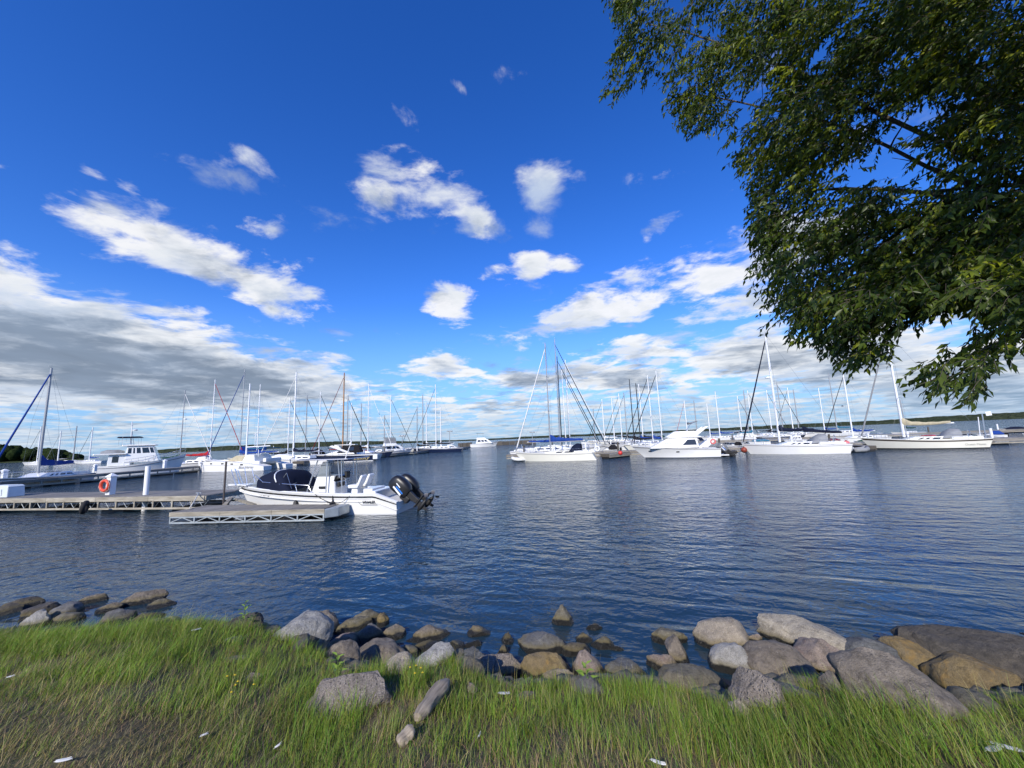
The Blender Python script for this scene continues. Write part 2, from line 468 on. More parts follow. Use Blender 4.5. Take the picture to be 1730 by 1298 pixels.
# ------------------------------------------------------------------ shore stones
def rock_mat(name, base, second, patch=None, rough_grain=0.5, stripe=0.0, pit=0.0):
    m = bpy.data.materials.new('stone_' + name); m.use_nodes = True; t = NT(m.node_tree)
    b = t.n('ShaderNodeBsdfPrincipled'); t.t.links.new(b.outputs[0], t.n('ShaderNodeOutputMaterial').inputs[0])
    tc = t.n('ShaderNodeTexCoord'); info = t.n('ShaderNodeObjectInfo')
    pos = t.vmath('ADD', t.n('ShaderNodeNewGeometry').outputs['Position'], t.vmath('SCALE', info.outputs['Location'], scale=3.1))
    big = t.noise(pos, 3.4, 4.0, 0.6, 0.6); mid = t.noise(pos, 13.0, 7.0, 0.70); fine = t.noise(pos, 110.0, 3.0, 0.6)
    c = t.mix(t.rng(big, 0.36, 0.64), base, second)
    c = t.mix(t.rng(mid, 0.46, 0.66, 0, .75), c, tuple(q * .36 for q in base))
    c = t.mix(t.rng(t.noise(pos, 7.5, 7.0, .72, 1.2), 0.56, 0.68, 0, .7), c, tuple(min(1, q * 1.7) for q in second))
    c = t.mix(t.rng(fine, 0.55, 0.72, 0, rough_grain), c, tuple(min(1, q * 1.55) for q in base))
    c = t.mix(t.rng(fine, 0.45, 0.30, 0, rough_grain), c, tuple(q * .35 for q in second))
    if patch:
        pn = t.noise(pos, 6.0, 5.0, 0.62, 1.0)
        c = t.mix(t.rng(pn, 0.54, 0.66, 0, .8), c, patch)
    if stripe:
        sp = t.noise(t.vmath('MULTIPLY', pos, (4, 4, 36)), 1.0, 3.0, 0.55, 1.4)
        c = t.mix(t.rng(sp, 0.42, 0.62, 0, stripe), c, tuple(q * .4 for q in base))
    # water line: a wet, algae-dark foot on stones that stand in the lake
    geo = t.n('ShaderNodeNewGeometry'); z = t.sep(geo.outputs['Position'])[2]
    wl = t.math('MULTIPLY_ADD', t.noise(pos, 7.0, 3.0, 0.5), 0.07, z)
    wet = t.rng(wl, 0.095, 0.125, 1.0, 0.0, True)
    c = t.mix(t.rng(wl, 0.11, 0.19, .55, 0.0, True), c, (.16, .125, .035))
    c = t.mix(wet, c, (.014, .013, .009))
    t.put(b.inputs['Base Color'], c)
    t.put(b.inputs['Roughness'], t.math('MULTIPLY_ADD', wet, -0.6, 0.88))
    h = t.math('MULTIPLY_ADD', mid, 1.0, t.math('MULTIPLY', fine, 0.35))
    if pit: h = t.math('MULTIPLY_ADD', t.rng(t.voronoi(pos, 34.0), 0.0, 0.35), pit, h)
    t.put(b.inputs['Normal'], t.bump(h, 1.0, 0.05))
    return m
RM = {
 'dark': rock_mat('dark', (.075, .068, .060), (.115, .10, .082)),
 'brown': rock_mat('brown', (.185, .155, .122), (.25, .215, .175)),
 'pale': rock_mat('pale', (.42, .405, .375), (.29, .285, .27), rough_grain=.7),
 'tan': rock_mat('tan', (.40, .345, .27), (.30, .26, .21), rough_grain=.7),
 'pink': rock_mat('pink', (.31, .25, .21), (.235, .195, .17), (.24, .15, .12), .8),
 'grey': rock_mat('grey', (.20, .195, .185), (.14, .138, .133), stripe=.4),
 'olive': rock_mat('olive', (.155, .142, .105), (.205, .185, .14), stripe=.3),
 'ochre': rock_mat('ochre', (.25, .185, .085), (.19, .15, .09), (.30, .19, .06)),
 'granite': rock_mat('granite', (.31, .265, .225), (.21, .185, .165), (.085, .078, .072), .9, pit=.5),
 'slate': rock_mat('slate', (.105, .112, .122), (.15, .155, .16), stripe=.5),
 'cream': rock_mat('cream', (.43, .38, .30), (.33, .30, .25), rough_grain=.6),
}
def rock_mesh(seed, angular):
    rng = random.Random(seed)
    bm = bmesh.new(); bmesh.ops.create_icosphere(bm, subdivisions=4, radius=1.0)
    angular = min(1.0, angular * 1.25 + .22)
    planes = []
    for _ in range(int(9 + 12 * angular)):
        n = Vector((rng.gauss(0, 1), rng.gauss(0, 1), rng.gauss(0, 1))).normalized()
        planes.append((n, rng.uniform(0.94 - 0.46 * angular, 1.0 - .16 * angular)))
    off = Vector((seed * 1.37, seed * 2.11, seed * .73))
    for v in bm.verts:
        p = v.co.copy()
        p *= 1 + 0.16 * mnoise.noise(p * 1.1 + off)
        for n, d in planes:
            e = p.dot(n) - d
            if e > 0: p -= n * e * (0.72 + 0.26 * angular)
        k = 1 + 0.05 * mnoise.noise(p * 2.6 + off)
        k += (0.03 + 0.05 * angular) * mnoise.fractal(p * 4.5 + off, 0.85, 2.1, 5)
        cr = abs(mnoise.noise(p * 2.1 + off * 1.7))                  # a few cracks and ledges
        k -= .05 * angular * max(0, 1 - cr / .06)
        v.co = p * k
    co = [v.co for v in bm.verts]
    lo = Vector([min(c[i] for c in co) for i in range(3)]); hi = Vector([max(c[i] for c in co) for i in range(3)])
    for v in bm.verts:
        for i in range(3): v.co[i] = (v.co[i] - (lo[i] + hi[i]) / 2) / (hi[i] - lo[i])
    me = bpy.data.meshes.new('stone'); bm.to_mesh(me); bm.free(); me.shade_smooth()
    me.set_sharp_from_angle(angle=R(38))
    return me
# centre x, centre y, width, height in photograph pixels; stone; angular; in-plane tilt; label
W_ = 1
ROCKS = [
 (39, 1019, 44, 20, 'dark', .3, 0, 'flat dark stone behind the pale pointed one, far left shore'),
 (6, 1031, 36, 22, 'dark', .4, 0, 'dark stone cut by the left edge of the picture'),
 (73, 1031, 44, 26, 'dark', .5, 0, 'dark block just left of the round brown-grey stone, left shore'),
 (110, 1030, 46, 28, 'grey', .2, 0, 'rounded brown-grey stone at the water, right end of left-hand row'),
 (58, 1047, 44, 32, 'pale', .6, -10, 'pale grey pointed stone in the grass edge on the far left'),
 (114, 1044, 38, 22, 'olive', .3, 0, 'low grey-brown stone in front of the rounded left shore stone'),
 (153, 1013, 38, 18, 'brown', .4, 0, 'small brown stone alone in the water left of the flat ochre one'),
 (185, 1027, 32, 18, 'brown', .3, 0, 'smallest brown stone in the water above the left grass'),
 (237, 1010, 62, 25, 'brown', .5, 0, 'wide flat brown stone with ochre foot, out in the left water'),
 (274, 1019, 34, 18, 'olive', .4, 0, 'dark stone touching the right of the wide flat brown one'),
 (196, 1042, 48, 28, 'grey', .3, 0, 'grey stone behind tall grass stalks on the left shore'),
 (247, 1043, 44, 20, 'dark', .3, 0, 'dark grey stone beside two pale tan ones, left shore'),
 (284, 1050, 44, 18, 'tan', .3, 0, 'longer pale tan stone at the left grass edge'),
 (254, 1055, 32, 12, 'tan', .3, 0, 'shorter pale tan stone sunk in the left grass edge'),
 (407, 1049, 60, 26, 'dark', .7, 0, 'dark flat slab left of the big pale grey boulder'),
 (394, 1080, 24, 11, 'grey', .3, 0, 'small grey stone in the grass below the dark flat slab'),
 (399, 1112, 42, 9, 'brown', .4, 4, 'flat tan stone almost buried in the left grass'),
 (432, 1143, 28, 14, 'brown', .3, 0, 'little brown-grey stone in grass below the yellow flowers'),
 (511, 1062, 84, 58, 'pale', .35, 8, 'big pale grey boulder, largest stone left of centre'),
 (543, 1054, 46, 46, 'brown', .4, 30, 'brown stone hidden behind the big pale grey boulder'),
 (618, 1043, 38, 28, 'olive', .4, 15, 'olive stone at the top of the white-streaked pile'),
 (598, 1056, 54, 26, 'olive', .4, -10, 'dark olive stone on the left of the white-streaked pile'),
 (623, 1068, 50, 34, 'grey', .25, 0, 'brown-grey stone in front of the white-streaked pile'),
 (647, 1046, 18, 28, 'ochre', .3, 0, 'small upright yellow-brown stone at the right of the pile'),
 (664, 1069, 42, 26, 'brown', .5, 0, 'dark wet stone with pale band right of the pile'),
 (588, 1083, 58, 28, 'pink', .4, 8, 'pinkish tan stone wedged above the big oval brown boulder'),
 (577, 1101, 56, 40, 'brown', .15, 10, 'round brown stone left of the big oval brown boulder'),
 (638, 1108, 88, 56, 'brown', .08, -6, 'big smooth oval brown boulder in the middle left pile'),
 (691, 1102, 30, 26, 'olive', .2, 0, 'small rounded stone right of the big oval brown boulder'),
 (677, 1122, 46, 34, 'tan', .3, -20, 'tan stone below right of the big oval brown boulder'),
 (729, 1069, 62, 30, 'brown', .4, 0, 'flat-topped stone standing in water with a black wet foot'),
 (809, 1066, 34, 20, 'brown', .4, 0, 'little block in the water with a pale band, centre left'),
 (858, 1079, 18, 22, 'dark', .3, 0, 'small dark wet stone in water left of the grey loaf-shaped one'),
 (720, 1092, 40, 18, 'dark', .2, 0, 'wet dark stone behind the streaked grey slanting slab'),
 (694, 1083, 15, 9, 'dark', .2, 0, 'tiny dark stone peeping out of water beside the oval boulder'),
 (771, 1091, 32, 18, 'slate', .3, 0, 'dark grey stone above the grey pyramid stone'),
 (800, 1088, 28, 14, 'dark', .4, 0, 'low wet stone with pale cap right of the dark grey one'),
 (733, 1109, 64, 30, 'pale', .4, -24, 'streaked grey slab slanting up behind grass tuft'),
 (797, 1114, 56, 48, 'slate', .45, 0, 'dark grey pyramid-shaped stone left of the granite block'),
 (852, 1100, 22, 24, 'dark', .4, 0, 'wet dark stone in the gap behind the granite block'),
 (596, 1135, 32, 16, 'dark', .3, 0, 'dark stone in the shadow under the round brown one'),
 (577, 1168, 150, 60, 'granite', .55, -16, 'long mottled granite slab lying in the grass'),
 (838, 1126, 92, 42, 'granite', .6, 0, 'rough pale granite block, left half of the long pair'),
 (953, 1037, 38, 38, 'olive', .6, 0, 'angular brown-grey stone standing alone far out in the water'),
 (917, 1085, 76, 36, 'grey', .3, 6, 'grey loaf-shaped stone in the water at the centre'),
 (974, 1095, 44, 26, 'dark', .25, 0, 'black wet stone right behind the grey loaf-shaped one'),
 (987, 1078, 24, 20, 'dark', .4, 0, 'small dark upright stone in water beside the rust-red one'),
 (1019, 1086, 36, 22, 'olive', .3, 0, 'olive stone in the water, larger of the pair right of centre'),
 (1043, 1097, 24, 12, 'olive', .3, 0, 'olive stone in the water, smaller of the pair right of centre'),
 (1001, 1061, 30, 13, 'ochre', .3, -25, 'rust-coloured stone barely breaking the water surface'),
 (918, 1123, 94, 46, 'ochre', .45, 4, 'long ochre granite block with pink patch, right of the pair'),
 (991, 1121, 50, 46, 'pink', .2, 0, 'round pinkish tan stone right of the ochre granite block'),
 (941, 1145, 60, 28, 'tan', .4, 0, 'pale tan stone at the grass edge below the ochre block'),
 (998, 1156, 50, 26, 'grey', .3, 15, 'grey stone at the grass edge behind the yellow-green weed'),
 (1056, 1132, 60, 34, 'slate', .25, 10, 'grey rounded stone behind the grass right of centre'),
 (1130, 1073, 50, 30, 'olive', .5, 0, 'wet stone with yellow edge above the tilted brown splinter'),
 (1148, 1098, 26, 52, 'brown', .7, -22, 'tilted brown splinter of rock leaning in the gap'),
 (1121, 1118, 48, 32, 'pink', .5, 15, 'brown-pink angular stone left of the tilted splinter'),
 (1172, 1150, 112, 52, 'olive', .15, 14, 'large smooth olive boulder at the grass edge'),
 (1208, 1065, 78, 56, 'tan', .3, 12, 'big tan boulder standing highest in the right-hand pile'),
 (1264, 1079, 36, 26, 'pink', .6, 20, 'small pale pink stone between two big right-hand boulders'),
 (1225, 1111, 62, 50, 'pale', .25, 0, 'pale grey rounded boulder below the tall tan one'),
 (1304, 1114, 114, 66, 'brown', .15, 12, 'big brown-grey boulder in the middle of the right-hand pile'),
 (1268, 1158, 80, 60, 'granite', .75, -20, 'craggy grey granite rock rising out of the grass'),
 (1240, 1196, 32, 26, 'tan', .6, -30, 'pale tan chunk in grass below the craggy granite rock'),
 (1237, 1176, 28, 28, 'grey', .4, 0, 'small grey stone squeezed left of the craggy granite rock'),
 (1370, 1076, 146, 50, 'cream', .4, 10, 'cream-coloured boulder with a sloping top, brightest on the right'),
 (1392, 1108, 104, 62, 'pink', .5, -8, 'pitted pinkish boulder below the cream-coloured one'),
 (1458, 1100, 112, 50, 'slate', .4, -12, 'dark blue-grey slab right of the pitted pinkish boulder'),
 (1530, 1107, 80, 58, 'ochre', .4, 0, 'olive-ochre rounded block behind the wide brown boulder'),
 (1500, 1142, 150, 80, 'brown', .35, 6, 'wide brown boulder leaning out of the right-hand grass'),
 (1645, 1140, 120, 74, 'ochre', .35, 4, 'yellow ochre boulder in front of the huge dark one'),
 (1680, 1108, 230, 104, 'dark', .4, 8, 'huge dark brown-grey boulder running off the right edge'),
 (1397, 1149, 36, 32, 'brown', .3, 0, 'dark brown stone in shadow left of the wide brown boulder'),
 (1340, 1169, 72, 18, 'grey', .3, 6, 'flat grey stone at the grass edge under the big boulders'),
 (888, 1175, 36, 12, 'brown', .4, -5, 'half-buried brown stone in grass under the granite pair'),
 (799, 1161, 16, 20, 'pink', .4, -15, 'small pinkish stone in grass left of the granite block'),
 (1732, 1074, 26, 9, 'dark', .4, 0, 'dark stone tip in the water at the right edge'),
]
ROCK_OBJS = []
for i, (cx, cy_, wpx, hpx, tone, ang, tilt, label) in enumerate(ROCKS):
    d = ray(cx + (10 if cx > 1180 else 0), cy_ + .34 * hpx)
    # walk the ray until it meets the bank or the water, allowing for the stone's own height
    tt = 1.5
    while tt < 20:
        p = CAMPOS + d * tt
        sz = wpx * px_scale(p)
        g_ = max(float(ground_z(p.x, p.y)), -0.03)
        if p.z <= g_ + 0.10 * hpx * px_scale(p): break
        tt += 0.02
    s_ = px_scale(p)
    wm = wpx * s_ * 1.17; hm = hpx * s_ * 1.38; dm = max(wm * (0.66 if wpx < 2.0 * hpx else 0.44), hm * .7)
    me = rock_mesh(i + 3, ang); me.materials.append(RM[tone])
    o = bpy.data.objects.new('shore_stone', me); COL.objects.link(o)
    rz = math.atan2(-p.x, p.y) * 0.8 + random.uniform(-.25, .25)
    o.rotation_euler = (random.uniform(-.12, .12) - .12, R(tilt * .9), rz)
    o.location = p; o.scale = (wm, dm, hm * 1.06)
    tag(o, label, 'stone', 'stones along the shore')
    ROCK_OBJS.append((p, wm, dm, hm))

# cobbles filling the gaps down the bank: past counting, one mass
bm = bmesh.new(); bmesh.ops.create_icosphere(bm, subdivisions=2, radius=1.0)
cv = [v.co.copy() for v in bm.verts]; cf = [tuple(v.index for v in f.verts) for f in bm.faces]; bm.free()
rg = random.Random(77); pv, pf_ = [], []
for k in range(950):
    x = rg.uniform(-9, 9); y = float(edge_y(x)) + rg.uniform(.0, 1.25)
    s_ = rg.uniform(.03, .15); off = Vector((k * .7, k * 1.9, k * .3)); rot = Matrix.Rotation(rg.uniform(0, 6.28), 3, 'Z') @ Matrix.Rotation(rg.uniform(-.5, .5), 3, 'X')
    z = float(ground_z(x, y)); b0 = len(pv); sc_ = (rg.uniform(.8, 1.4), rg.uniform(.7, 1.1), rg.uniform(.5, .8))
    for v in cv:
        q_ = v * (1 + .28 * mnoise.noise(v * 1.6 + off)); q_ = rot @ Vector((q_.x * sc_[0], q_.y * sc_[1], q_.z * sc_[2])) * s_
        pv.append((x + q_.x, y + q_.y, z + q_.z + .01))
    pf_ += [tuple(i + b0 for i in f) for f in cf]
o = add_mesh('cobble_fill', pv, pf_, RM['olive'], smooth=True); tag(o, 'small dark cobbles filling the gaps between the shore stones', 'cobbles', kind='stuff')

# two pieces of driftwood in the grass
drift = wood_mat('driftwood_grain', (.40, .34, .26), (.15, .12, .09), (3, 30, 30))
def driftwood(p0, p1, r, label, seed):
    a, b = Vector(p0), Vector(p1); L = (b - a).length
    rg = random.Random(seed); N = 22; M = 18; secs = []
    for i in range(N + 1):
        f = i / N
        rr = r * (0.55 + 0.45 * min(1, 6 * f) * min(1, 5 * (1 - f))) * (1.0 + .12 * math.sin(5 * f + seed))
        ring = []
        for k in range(M):
            th = 2 * math.pi * k / M
            q = 1 + .22 * mnoise.noise(Vector((f * 2.6, math.cos(th) * 1.6 + seed, math.sin(th) * 1.6))) + .16 * mnoise.noise(Vector((f * 5, math.cos(th) * 3.5 + seed, math.sin(th) * 3.5))) + .06 * mnoise.noise(Vector((f * 9, math.cos(th) * 5 + seed, math.sin(th) * 5)))
            ring.append(((f - .5) * L, math.cos(th) * rr * q, math.sin(th) * rr * q * .8))
        secs.append(ring)
    o = MB().loft(secs, close=True, cap0=True, cap1=True).build('driftwood', drift, smooth=True, auto=50)
    o.location = (a + b) / 2
    o.rotation_euler = (b - a).to_track_quat('X', 'Z').to_euler()
    tag(o, label, 'driftwood', 'driftwood in the grass')
def on_ground(px, py, lift=0.0):
    d = ray(px, py); tt = 1.0
    while tt < 30:
        p = CAMPOS + d * tt
        if p.z <= float(ground_z(p.x, p.y)) + lift: return p
        tt += 0.01
driftwood(on_ground(705, 1212, .05), on_ground(754, 1152, .12), .062, 'longer bleached driftwood log with a white patch, nearer the water', 3)
driftwood(on_ground(672, 1256, .03), on_ground(699, 1230, .07), .050, 'short driftwood stump below the longer bleached log', 8)

# ------------------------------------------------------------------ grass
def grass_mat():
    m = bpy.data.materials.new('grass_blades'); m.use_nodes = True; t = NT(m.node_tree)
    out = t.n('ShaderNodeOutputMaterial')
    at = t.n('ShaderNodeAttribute', attribute_name='tint')
    b = t.n('ShaderNodeBsdfPrincipled'); b.inputs['Roughness'].default_value = 0.55; b.inputs['Specular IOR Level'].default_value = 0.25
    t.put(b.inputs['Base Color'], at.outputs[0])
    tr = t.n('ShaderNodeBsdfTranslucent'); t.put(tr.inputs[0], t.mix(1.0, at.outputs[0], (1.25, 1.2, .6), 'MULTIPLY'))
    mx = t.n('ShaderNodeMixShader'); mx.inputs[0].default_value = 0.32
    t.t.links.new(b.outputs[0], mx.inputs[1]); t.t.links.new(tr.outputs[0], mx.inputs[2]); t.t.links.new(mx.outputs[0], out.inputs[0])
    return m
GRASS = grass_mat()
def fnoise(x, y, s, seed):
    # smooth value noise on arrays
    x = x * s + seed * 17.3; y = y * s + seed * 5.7
    xi, yi = np.floor(x), np.floor(y); fx, fy = x - xi, y - yi
    fx = fx * fx * (3 - 2 * fx); fy = fy * fy * (3 - 2 * fy)
    def hsh(a, b): return np.modf(np.abs(np.sin(a * 127.1 + b * 311.7 + seed) * 43758.5453))[0]
    return (hsh(xi, yi) * (1 - fx) + hsh(xi + 1, yi) * fx) * (1 - fy) + (hsh(xi, yi + 1) * (1 - fx) + hsh(xi + 1, yi + 1) * fx) * fy
def blades(name, X, Y, length, width, lean, tint, seglen=3, yaw=None, kind='stuff', label=None, tip=None):
    n = len(X)
    Z = ground_z(X, Y) - 0.01
    yaw = RNG.uniform(0, 2 * math.pi, n) if yaw is None else yaw
    ld = RNG.normal(0, .55, n)                                 # wind leans them out over the water
    lx, ly = np.sin(ld), np.cos(ld)
    flip = RNG.random(n) < .22; ly = np.where(flip, -ly, ly)
    sx_, sy_ = np.cos(yaw), np.sin(yaw)
    S = seglen; V = np.zeros((n, 2 * S + 1, 3), np.float32)
    for k in range(S + 1):
        f = k / S
        off = lean * f ** 1.8 * length
        hgt = length * f * (1 - .35 * lean * f)
        px_ = X + lx * off; py_ = Y + ly * off; pz_ = Z + hgt
        if k < S:
            wd = width * (1 - f * .75) * .5
            V[:, 2 * k, 0] = px_ - sx_ * wd; V[:, 2 * k, 1] = py_ - sy_ * wd; V[:, 2 * k, 2] = pz_
            V[:, 2 * k + 1, 0] = px_ + sx_ * wd; V[:, 2 * k + 1, 1] = py_ + sy_ * wd; V[:, 2 * k + 1, 2] = pz_
        else:
            V[:, 2 * S, 0] = px_; V[:, 2 * S, 1] = py_; V[:, 2 * S, 2] = pz_
    fl = []
    for k in range(S - 1): fl += [(2 * k, 2 * k + 1, 2 * k + 3), (2 * k, 2 * k + 3, 2 * k + 2)]
    fl.append((2 * S - 2, 2 * S - 1, 2 * S))
    Fc = (np.array(fl)[None] + (np.arange(n) * (2 * S + 1))[:, None, None]).reshape(-1, 3)
    C = np.repeat(tint[:, None, :], 2 * S + 1, 1).astype(np.float32)
    if tip is not None: C[:, -1] = tip; C[:, -2] = (C[:, -2] + tip) / 2; C[:, -3] = C[:, -2]
    o = np_mesh(name, V.reshape(-1, 3), Fc, GRASS, colors=C.reshape(-1, 3))
    return tag(o, label, 'grass', kind=kind)
def scatter(n, ymin=.75, over=0.25):
    X = RNG.uniform(-10.5, 10.5, n); E = edge_y(X)
    Y = ymin + (E + over - ymin) * RNG.random(n)
    vis = (np.abs(X) < 1.7 * Y + 2.2)
    keep = vis & (RNG.random(n) < (E + over - ymin) / 5.2)
    # leave the driftwood and the slab partly free
    X, Y = X[keep], Y[keep]
    return X, Y
def not_on_rocks(X, Y, f=.36):
    ok = np.ones(len(X), bool)
    for p, wm, dm, hm in ROCK_OBJS:
        if p.z < 0.35: continue
        ok &= ((X - p.x) / (wm * f)) ** 2 + ((Y - p.y + .03) / (dm * f)) ** 2 > 1
    return ok
X, Y = scatter(470000)
k = not_on_rocks(X, Y); X, Y = X[k], Y[k]
E = edge_y(X); D = E - Y
lush = np.clip(1.32 - D / (1.05 + .8 * fnoise(X, Y, .7, 2) + .75 * np.clip(X - .6, 0, 3) + .45 * np.clip(-X - 1.2, 0, 2)), 0, 1)
lush = np.clip(lush + .6 * (fnoise(X, Y, 1.7, 5) - .5), 0, 1)
clump = fnoise(X, Y, 5.0, 9) * .6 + fnoise(X, Y, 11.0, 19) * .4
dense = RNG.random(len(X)) < (.18 + 1.0 * np.clip(clump * 1.5 - .25, 0, 1))
X, Y, E, D, lush, clump = (q[dense] for q in (X, Y, E, D, lush, clump))
n = len(X)
tuft = np.clip(clump * 2.2 - .6, .15, 1.5)
length = (.03 + .05 * RNG.random(n)) * (1 - lush) * (.6 + .6 * tuft) + lush * (.07 + .20 * RNG.random(n)) * (.40 + tuft * .75)
length *= np.interp(D, [-.3, .05, .7], [.45, .6, 1.0])
green = np.stack([.122 + .085 * RNG.random(n), .210 + .10 * RNG.random(n), .020 + .02 * RNG.random(n)], 1)
dry = np.stack([.34 + .14 * RNG.random(n), .27 + .11 * RNG.random(n), .13 + .07 * RNG.random(n)], 1)
olive = np.stack([.19 + .08 * RNG.random(n), .205 + .08 * RNG.random(n), .04 + .03 * RNG.random(n)], 1)
dryness = np.clip(1.0 - lush * 1.6 + .9 * (fnoise(X, Y, 1.3, 14) - .5), 0.02, .9)
u = RNG.random(n)
tint = np.where((u < dryness * .70)[:, None], dry, np.where((u < dryness * .70 + .28)[:, None], olive, green))
tint *= (.75 + .5 * fnoise(X, Y, 3.1, 21))[:, None]
blades('bank_grass', X, Y, length, .0026 + .0042 * lush * RNG.random(n) ** 2 + .0012 * RNG.random(n), .3 + .65 * RNG.random(n), tint, label='mixed green and dry grass covering the bank')
# dead thatch lying flat between the tufts
X, Y = scatter(90000); k = not_on_rocks(X, Y) & (edge_y(X) - Y > .2); X, Y = X[k], Y[k]; n = len(X)
t_ = np.stack([.30 + .16 * RNG.random(n), .235 + .12 * RNG.random(n), .12 + .07 * RNG.random(n)], 1) * (.6 + .5 * RNG.random(n))[:, None]
blades('dead_thatch', X, Y, .05 + .08 * RNG.random(n), .002 + .002 * RNG.random(n), 1.6 + .6 * RNG.random(n), t_, seglen=2, label='dead straw lying between the grass tufts')
# seed stalks standing above it
X, Y = scatter(13000); k = not_on_rocks(X, Y); X, Y = X[k], Y[k]; n = len(X)
k = fnoise(X, Y, 1.6, 31) + .5 * RNG.random(n) > .72; X, Y = X[k], Y[k]; n = len(X)
t_ = np.stack([.34 + .12 * RNG.random(n), .32 + .1 * RNG.random(n), .12 + .06 * RNG.random(n)], 1)
blades('seed_stalks', X, Y, .12 + .2 * RNG.random(n), np.full(n, .003), .2 + .45 * RNG.random(n), t_, label='thin pale seed stalks standing above the grass')

# ------------------------------------------------------------------ marina materials
GEL = pbr('white_gelcoat', (.80, .80, .78), .22, coat=.4, dirt=(.62, .60, .54), dscale=1.2, damt=.25)
CREAM = pbr('cream_gelcoat', (.78, .76, .66), .25, coat=.4, dirt=(.6, .57, .47), dscale=1.0, damt=.25)
DECK = pbr('deck_nonskid', (.72, .71, .68), .6, var=.06, vscale=9, bump=.1)
NAVYH = pbr('navy_gelcoat', (.010, .018, .05), .18, coat=.5)
BLACK = pbr('black_rubber', (.012, .012, .013), .55)
BLKGLOSS = pbr('black_paint', (.010, .010, .011), .18, coat=.5)
GLASS = pbr('tinted_glass', (.015, .018, .02), .06, spec=.7)
CLEAR = pbr('clear_vinyl', (.30, .34, .36), .15, alpha=.55)
ALU = pbr('brushed_aluminium', (.62, .63, .64), .35, metal=.85)
WMAST = pbr('white_mast_paint', (.78, .79, .79), .3)
GMAST = pbr('grey_anodised_mast', (.36, .37, .38), .4, metal=.3)
KMAST = pbr('black_mast_paint', (.015, .015, .017), .35)
BMAST = pbr('varnished_wood_mast', (.33, .17, .07), .4, var=.25, vscale=4)
STEEL = pbr('stainless_rail', (.70, .71, .72), .22, metal=.9)
WIRE = pbr('rigging_wire', (.28, .29, .30), .4, metal=.6)
GALV = pbr('galvanised_plate', (.42, .46, .47), .5, metal=.5, var=.2, vscale=3.0, bump=.15, bscale=6)
PIPE = pbr('white_pipe_plastic', (.80, .81, .82), .4)
REDB = pbr('red_buoy_plastic', (.62, .045, .035), .4)
RUSTB = pbr('dark_red_buoy_plastic', (.26, .045, .025), .5, dirt=(.12, .05, .03))
PINKB = pbr('pink_buoy_plastic', (.70, .14, .14), .45)
RING = pbr('orange_red_ring', (.66, .075, .035), .5)
CANVAS = {k: pbr(k + '_canvas', c, .85, spec=.2, var=.18, vscale=2.5, bump=.35, bscale=5) for k, c in dict(
    navy=(.006, .010, .028), blue=(.012, .048, .24), tan=(.42, .37, .25), red=(.36, .02, .025), black=(.012, .012, .014), green=(.012, .05, .04),
    grey=(.25, .26, .27), white=(.72, .72, .70), maroon=(.17, .015, .02), teal=(.03, .14, .22)).items()}
ROPE = pbr('white_rope', (.62, .60, .54), .9)
ROPEK = pbr('dark_rope', (.03, .03, .032), .9)
PLANK = wood_mat('weathered_plank', (.31, .285, .25), (.16, .148, .125), (14, 1.2, 14))
FASCIA = wood_mat('weathered_fascia', (.43, .395, .32), (.20, .175, .13), (1.2, 14, 10))
DARKWOOD = wood_mat('dark_wet_timber', (.12, .105, .085), (.05, .045, .038), (1.2, 14, 14))

def lettering(text, size, mat, parent, loc, rot, name='lettering', shear=0.0, bold=0.0):
    cu = bpy.data.curves.new(name, 'FONT'); cu.body = text; cu.size = size; cu.extrude = 0.002; cu.shear = shear; cu.offset = bold
    cu.align_x = 'CENTER'; cu.align_y = 'CENTER'; cu.resolution_u = 3
    tmp = bpy.data.objects.new('tmp_text', cu); COL.objects.link(tmp)
    me = bpy.data.meshes.new_from_object(tmp); bpy.data.objects.remove(tmp); bpy.data.curves.remove(cu)
    me.materials.clear(); me.materials.append(mat)
    o = bpy.data.objects.new(name, me); COL.objects.link(o); o.parent = parent
    o.location = loc; o.rotation_euler = rot
    return o

def sm(t): t = max(0.0, min(1.0, t)); return t * t * (3 - 2 * t)

